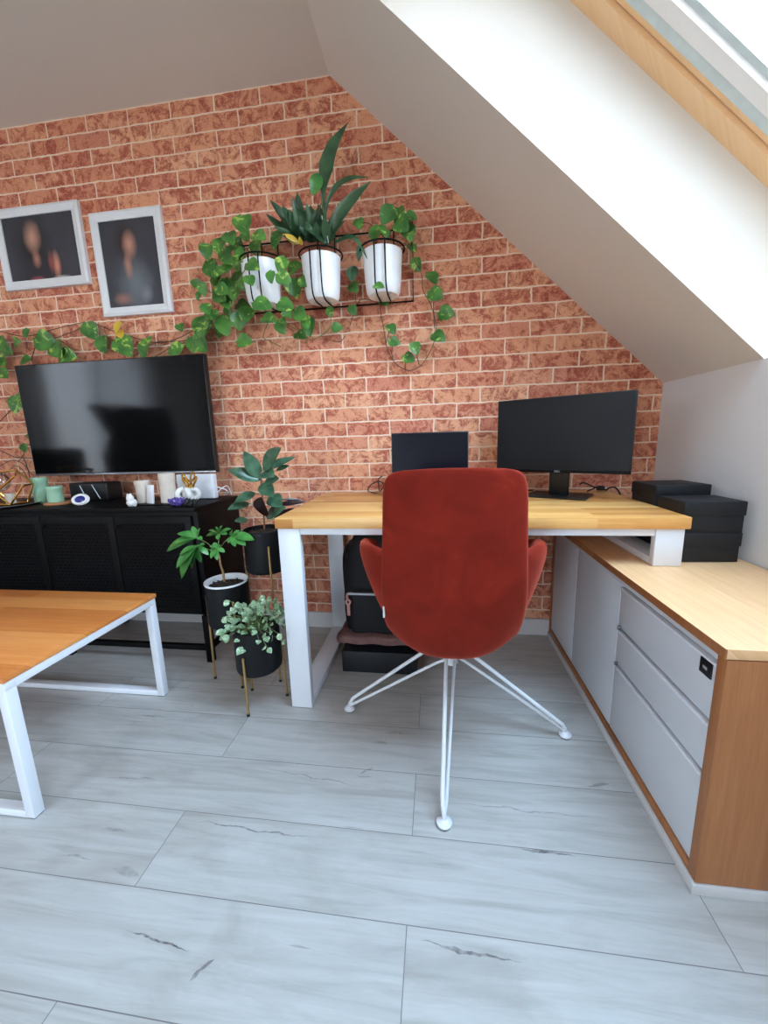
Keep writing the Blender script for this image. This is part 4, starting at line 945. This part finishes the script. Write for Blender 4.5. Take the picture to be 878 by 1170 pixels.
# geometric gold holder on a dark tray
gx, gy = -2.10, 1.62
t = thing('candle_holder', 'gold geometric wire holder with clear glass globe at left edge', 'candle holder', (gx, gy, ZC+.01))
zc = ZC+.012
V = {k: Vector(v) for k, v in dict(a=(-.03, -.04, 0), b=(.06, -.04, 0), c=(.06, .04, 0), d=(-.03, .04, 0), e=(-.07, 0, .075), f=(.125, -.02, .09), g=(.10, .05, .09), h=(.0, -.05, .06), i=(.10, -.03, .135), j=(-.08, .02, .15), k=(.02, .05, .16)).items()}
E_ = ['ab', 'bc', 'cd', 'da', 'ae', 'de', 'bf', 'cg', 'fg', 'ah', 'hi', 'hb', 'ej', 'jk', 'ki', 'he', 'kg']
w_ = MB()
for e in E_: w_.tube([V[e[0]]+Vector((gx, gy, zc)), V[e[1]]+Vector((gx, gy, zc))], .0046, 8)
w_.build('wire_frame', MT['gold'], t)
MB().lathe([(0, 0)]+[(.048*math.sin(a), .048-.048*math.cos(a)) for a in [math.pi*k/16 for k in range(1, 14)]], (gx-.035, gy, zc+.06), 32).build('glass_globe', MT['bulb'], t)
MB().lathe([(0, 0), (.02, 0), (.02, .05), (0, .05)], (gx+.015, gy, zc), 24).build('tealight', MT['cream'], t)
t = thing('tray', 'round dark tray with thin silver rim under gold holder', 'tray', (gx-.02, gy, ZC))
MB().lathe([(0, 0), (.125, 0), (.14, .008), (.142, .011), (.136, .010), (.122, .004), (0, .004)], (gx-.02, gy, ZC), 56).build('dish', MT['black'], t)
MB().tube([(gx-.02+.141*math.cos(a), gy+.141*math.sin(a), ZC+.010) for a in [2*math.pi*k/48 for k in range(48)]], .0016, 6, closed=True).build('rim', MT['steel'], t)
# right group
candle(-1.385, 1.66, .034, .105, MT['cream'], 'cream candle leaning slightly, left of the white cards', ZC+.006, (0, -.04), 'cream candles on the black cabinet')
candle(-1.262, 1.66, .035, .136, MT['cream'], 'tall cream pillar candle on small black tray', ZC+.006, (0, .02), 'cream candles on the black cabinet')
tag(MB().lathe([(0, 0), (.14, 0), (.148, .005), (.14, .0055), (0, .003)], (-1.30, 1.66, ZC), 48, sy=.45).build('tray', MT['plast'], None, True, loc=(-1.30, 1.66, ZC)), 'flat black oval tray under the two cream candles', 'tray')
tag(MB().box(-1.348, -1.308, 1.622, 1.632, ZC+.006, ZC+.092, .001, rot=Euler((-.12, .0, -.3))).build('card', MT['label'], None, True, loc=(-1.33, 1.63, ZC+.006)), 'white upright card between the two cream candles', 'card')
t = thing('figurine', 'tiny white animal figurine in front of the cream candles', 'figurine', (-1.385, 1.575, ZC))
fg = MB()
for (dx, dz, r_, sz) in [(0, .018, .022, .85), (-.006, .040, .016, 1), (-.016, .052, .005, 1.6), (-.002, .053, .005, 1.6), (-.020, .034, .006, 1), (-.012, .006, .008, .8), (.013, .006, .008, .8)]:
    fg.lathe([(r_*math.sin(math.pi*k/10), -r_*sz*math.cos(math.pi*k/10)) for k in range(11)], (-1.385+dx, 1.575, ZC+dz), 20)
fg.build('body', MT['ceramic'], t)
def crystals(name, c, mat, n, s_, label):
    g = MB()
    for k in range(n):
        a = R.random()*6.28; e = R.uniform(.5, 1.5); d = Vector((math.cos(a)*math.cos(e), math.sin(a)*math.cos(e), math.sin(e)))
        q = Vector(c)+Vector((R.uniform(-1, 1)*s_*.75, R.uniform(-.5, .5)*s_, .35*s_)); r_ = R.uniform(.2, .34)*s_
        g.tube([q-d*.2*s_, q+d*.55*s_, q+d*.85*s_], [r_, r_*.9, r_*.08], 6)
    lo = min(v.co.z for v in g.bm.verts)
    for v in g.bm.verts: v.co.z += c[2]-lo
    tag(g.build(name, mat, None, False, loc=c), label, 'crystal')
crystals('amethyst_cluster', (-1.172, 1.59, ZC), MT['amethyst'], 34, .031, 'rough purple amethyst cluster on the black cabinet')
crystals('dark_stone', (-1.100, 1.585, ZC), MT['stone'], 12, .029, 'dark faceted green-black stone right of the purple amethyst')
t = thing('router', 'upright white box below the lower right television corner', 'router', (-1.16, 1.80, ZC))
MB().box(-1.30, -1.10, 1.78, 1.815, ZC+.002, ZC+.125, .006, 3).build('casing', MT['white'], t)
MB().tube(cr([(-1.10, 1.80, ZC+.06), (-1.06, 1.82, ZC+.04), (-1.07, 1.85, ZC+.015), (-1.10, 1.86, ZC+.01)], 5), .003, 8).tube(cr([(-1.10, 1.80, ZC+.03), (-1.06, 1.83, ZC+.06), (-1.055, 1.86, ZC+.01)], 5), .0025, 8).build('cord', MT['label'], t)
t = thing('bunny_dish', 'white knotted ceramic dish topped with gold loops', 'ornament', (-1.19, 1.70, ZC))
kn = MB()
for k in range(5):
    a = k*1.26; kn.tube([Vector((-1.19+.022*math.cos(a)+.030*math.cos(q)*math.cos(a+.6), 1.70+.02*math.sin(a)+.028*math.cos(q)*math.sin(a+.6), ZC+.038+.024*math.sin(q))) for q in [2*math.pi*j/20 for j in range(20)]], .013, 10, closed=True)
kn.build('ceramic_knot', MT['ceramic'], t)
gl = MB()
for (dx, tl, hh_) in [(-.012, -.15, .045), (.008, .12, .05), (.0, .35, .034), (.012, -.4, .03)]:
    gl.tube([Vector((-1.165+dx+.010*math.cos(q)+tl*.05*(1+math.sin(q)), 1.69+dx*.4, ZC+.072+hh_*(1+math.sin(q))*.72)) for q in [2*math.pi*j/24 for j in range(24)]], .0042, 8, closed=True)
gl.build('gold_loops', MT['gold'], t)

# ------------------------------------------------------------------ unseen dark seats, added to shape the television reflection
t = thing('reflection_chair', 'dark high backed wing chair shape, added unseen to darken the television reflection', 'chair', (-3.05, -.1, 0))
MB().prism([(-3.0, .30, .42), (-3.0, .33, .95), (-3.0, .22, 1.12), (-3.0, .42, 1.40), (-3.0, .0, 1.42), (-3.0, -.55, 1.44), (-3.0, -.62, 1.2), (-3.0, -.60, .42)], (-.14, 0, 0)).build('backrest', MT['bag'], t, False, (bev(.03, 3),))
MB().box(-3.0, -2.45, -.55, .28, .30, .48, .04, 3).build('seat', MT['bag'], t)
for yy in (-.62, .26): MB().box(-3.0, -2.5, yy, yy+.1, .30, .68, .03, 3).build('armrest', MT['bag'], t)
for xx in (-3.08, -2.52):
    for yy in (-.55, .24): MB().tube([(xx, yy, 0), (xx, yy, .31)], [.014, .02], 12).build('leg', MT['stem'], t)
t = thing('added_sofa', 'low dark seat, added unseen for the television reflection', 'added_sofa', (-3.1, .95, 0))  # unseen low seat, added for the dark shape in the screen
MB().box(-3.35, -3.1, .5, 1.45, .2, 1.02, .05, 3).build('backrest', MT['bag'], t)
MB().box(-3.1, -2.62, .5, 1.45, .12, .44, .05, 3).build('seat', MT['bag'], t)
for yy in (.55, 1.35): MB().box(-3.3, -3.25, yy, yy+.05, 0, .2).box(-2.75, -2.70, yy, yy+.05, 0, .13).box(-3.25, -2.75, yy, yy+.05, .08, .13).build('leg_rail', MT['stem'], t)

# ------------------------------------------------------------------ light
w = bpy.data.worlds.new('world'); S.world = w; w.use_nodes = True; nt = w.node_tree
bg = nt.nodes['Background']
tc = nt.nodes.new('ShaderNodeTexCoord'); sx = nt.nodes.new('ShaderNodeSeparateXYZ'); rp = nt.nodes.new('ShaderNodeValToRGB')
nt.links.new(tc.outputs['Generated'], sx.inputs[0]); nt.links.new(sx.outputs[2], rp.inputs[0])
mr = nt.nodes.new('ShaderNodeMath'); mr.operation = 'MULTIPLY_ADD'; mr.inputs[1].default_value = .5; mr.inputs[2].default_value = .5
nt.links.new(sx.outputs[2], mr.inputs[0]); nt.links.new(mr.outputs[0], rp.inputs[0])
e = rp.color_ramp.elements; e[0].position = .44; e[0].color = (.34, .31, .27, 1)      # warm glow added below the horizon to light the ceiling
e[1].position = .9; e[1].color = (.50, .74, 1.0, 1); k = e.new(.52); k.color = (.62, .68, .76, 1)
nt.links.new(rp.outputs[0], bg.inputs[0]); bg.inputs[1].default_value = 14.0
def portal(c, xdir, ydir, sx_, sy_):
    l = bpy.data.lights.new('sky_portal', 'AREA'); l.shape = 'RECTANGLE'; l.size = sx_; l.size_y = sy_
    l.cycles.is_portal = True
    o = bpy.data.objects.new('sky_portal', l); COL.objects.link(o)
    x = Vector(xdir).normalized(); y = Vector(ydir).normalized(); z = x.cross(y)
    m = Matrix((x, y, z)).transposed().to_4x4(); m.translation = Vector(c); o.matrix_world = m
for (ya, yb) in OPS:
    c = sp(S1/2, (ya+yb)/2, DEP+.08)
    x = SD; y = Vector((0, 1, 0)); z = x.cross(y)
    if z.dot(SN) < 0: y = -y          # local -Z must look into the room
    portal(c, x, y, S1-.36, abs(ya-yb)-.36)
portal((XL-.1, (LY0+LY1)/2, (LZ0+LZ1)/2), (0, 0, 1), (0, 1, 0) if Vector((0, 0, 1)).cross(Vector((0, 1, 0))).x < 0 else (0, -1, 0), LZ1-LZ0, LY1-LY0)
portal(((BX0+BX1)/2, YR-.1, (BZ0+BZ1)/2), (1, 0, 0), (0, 0, 1), BX1-BX0, BZ1-BZ0)

S.view_settings.view_transform = 'Standard'; S.view_settings.look = 'None'; S.view_settings.exposure = 0.48; S.view_settings.gamma = 1
S.view_settings.use_curve_mapping = False
S.cycles.use_denoising = True
S.cycles.max_bounces = 10; S.cycles.diffuse_bounces = 6; S.cycles.transparent_max_bounces = 12
S.cycles.sample_clamp_indirect = 8
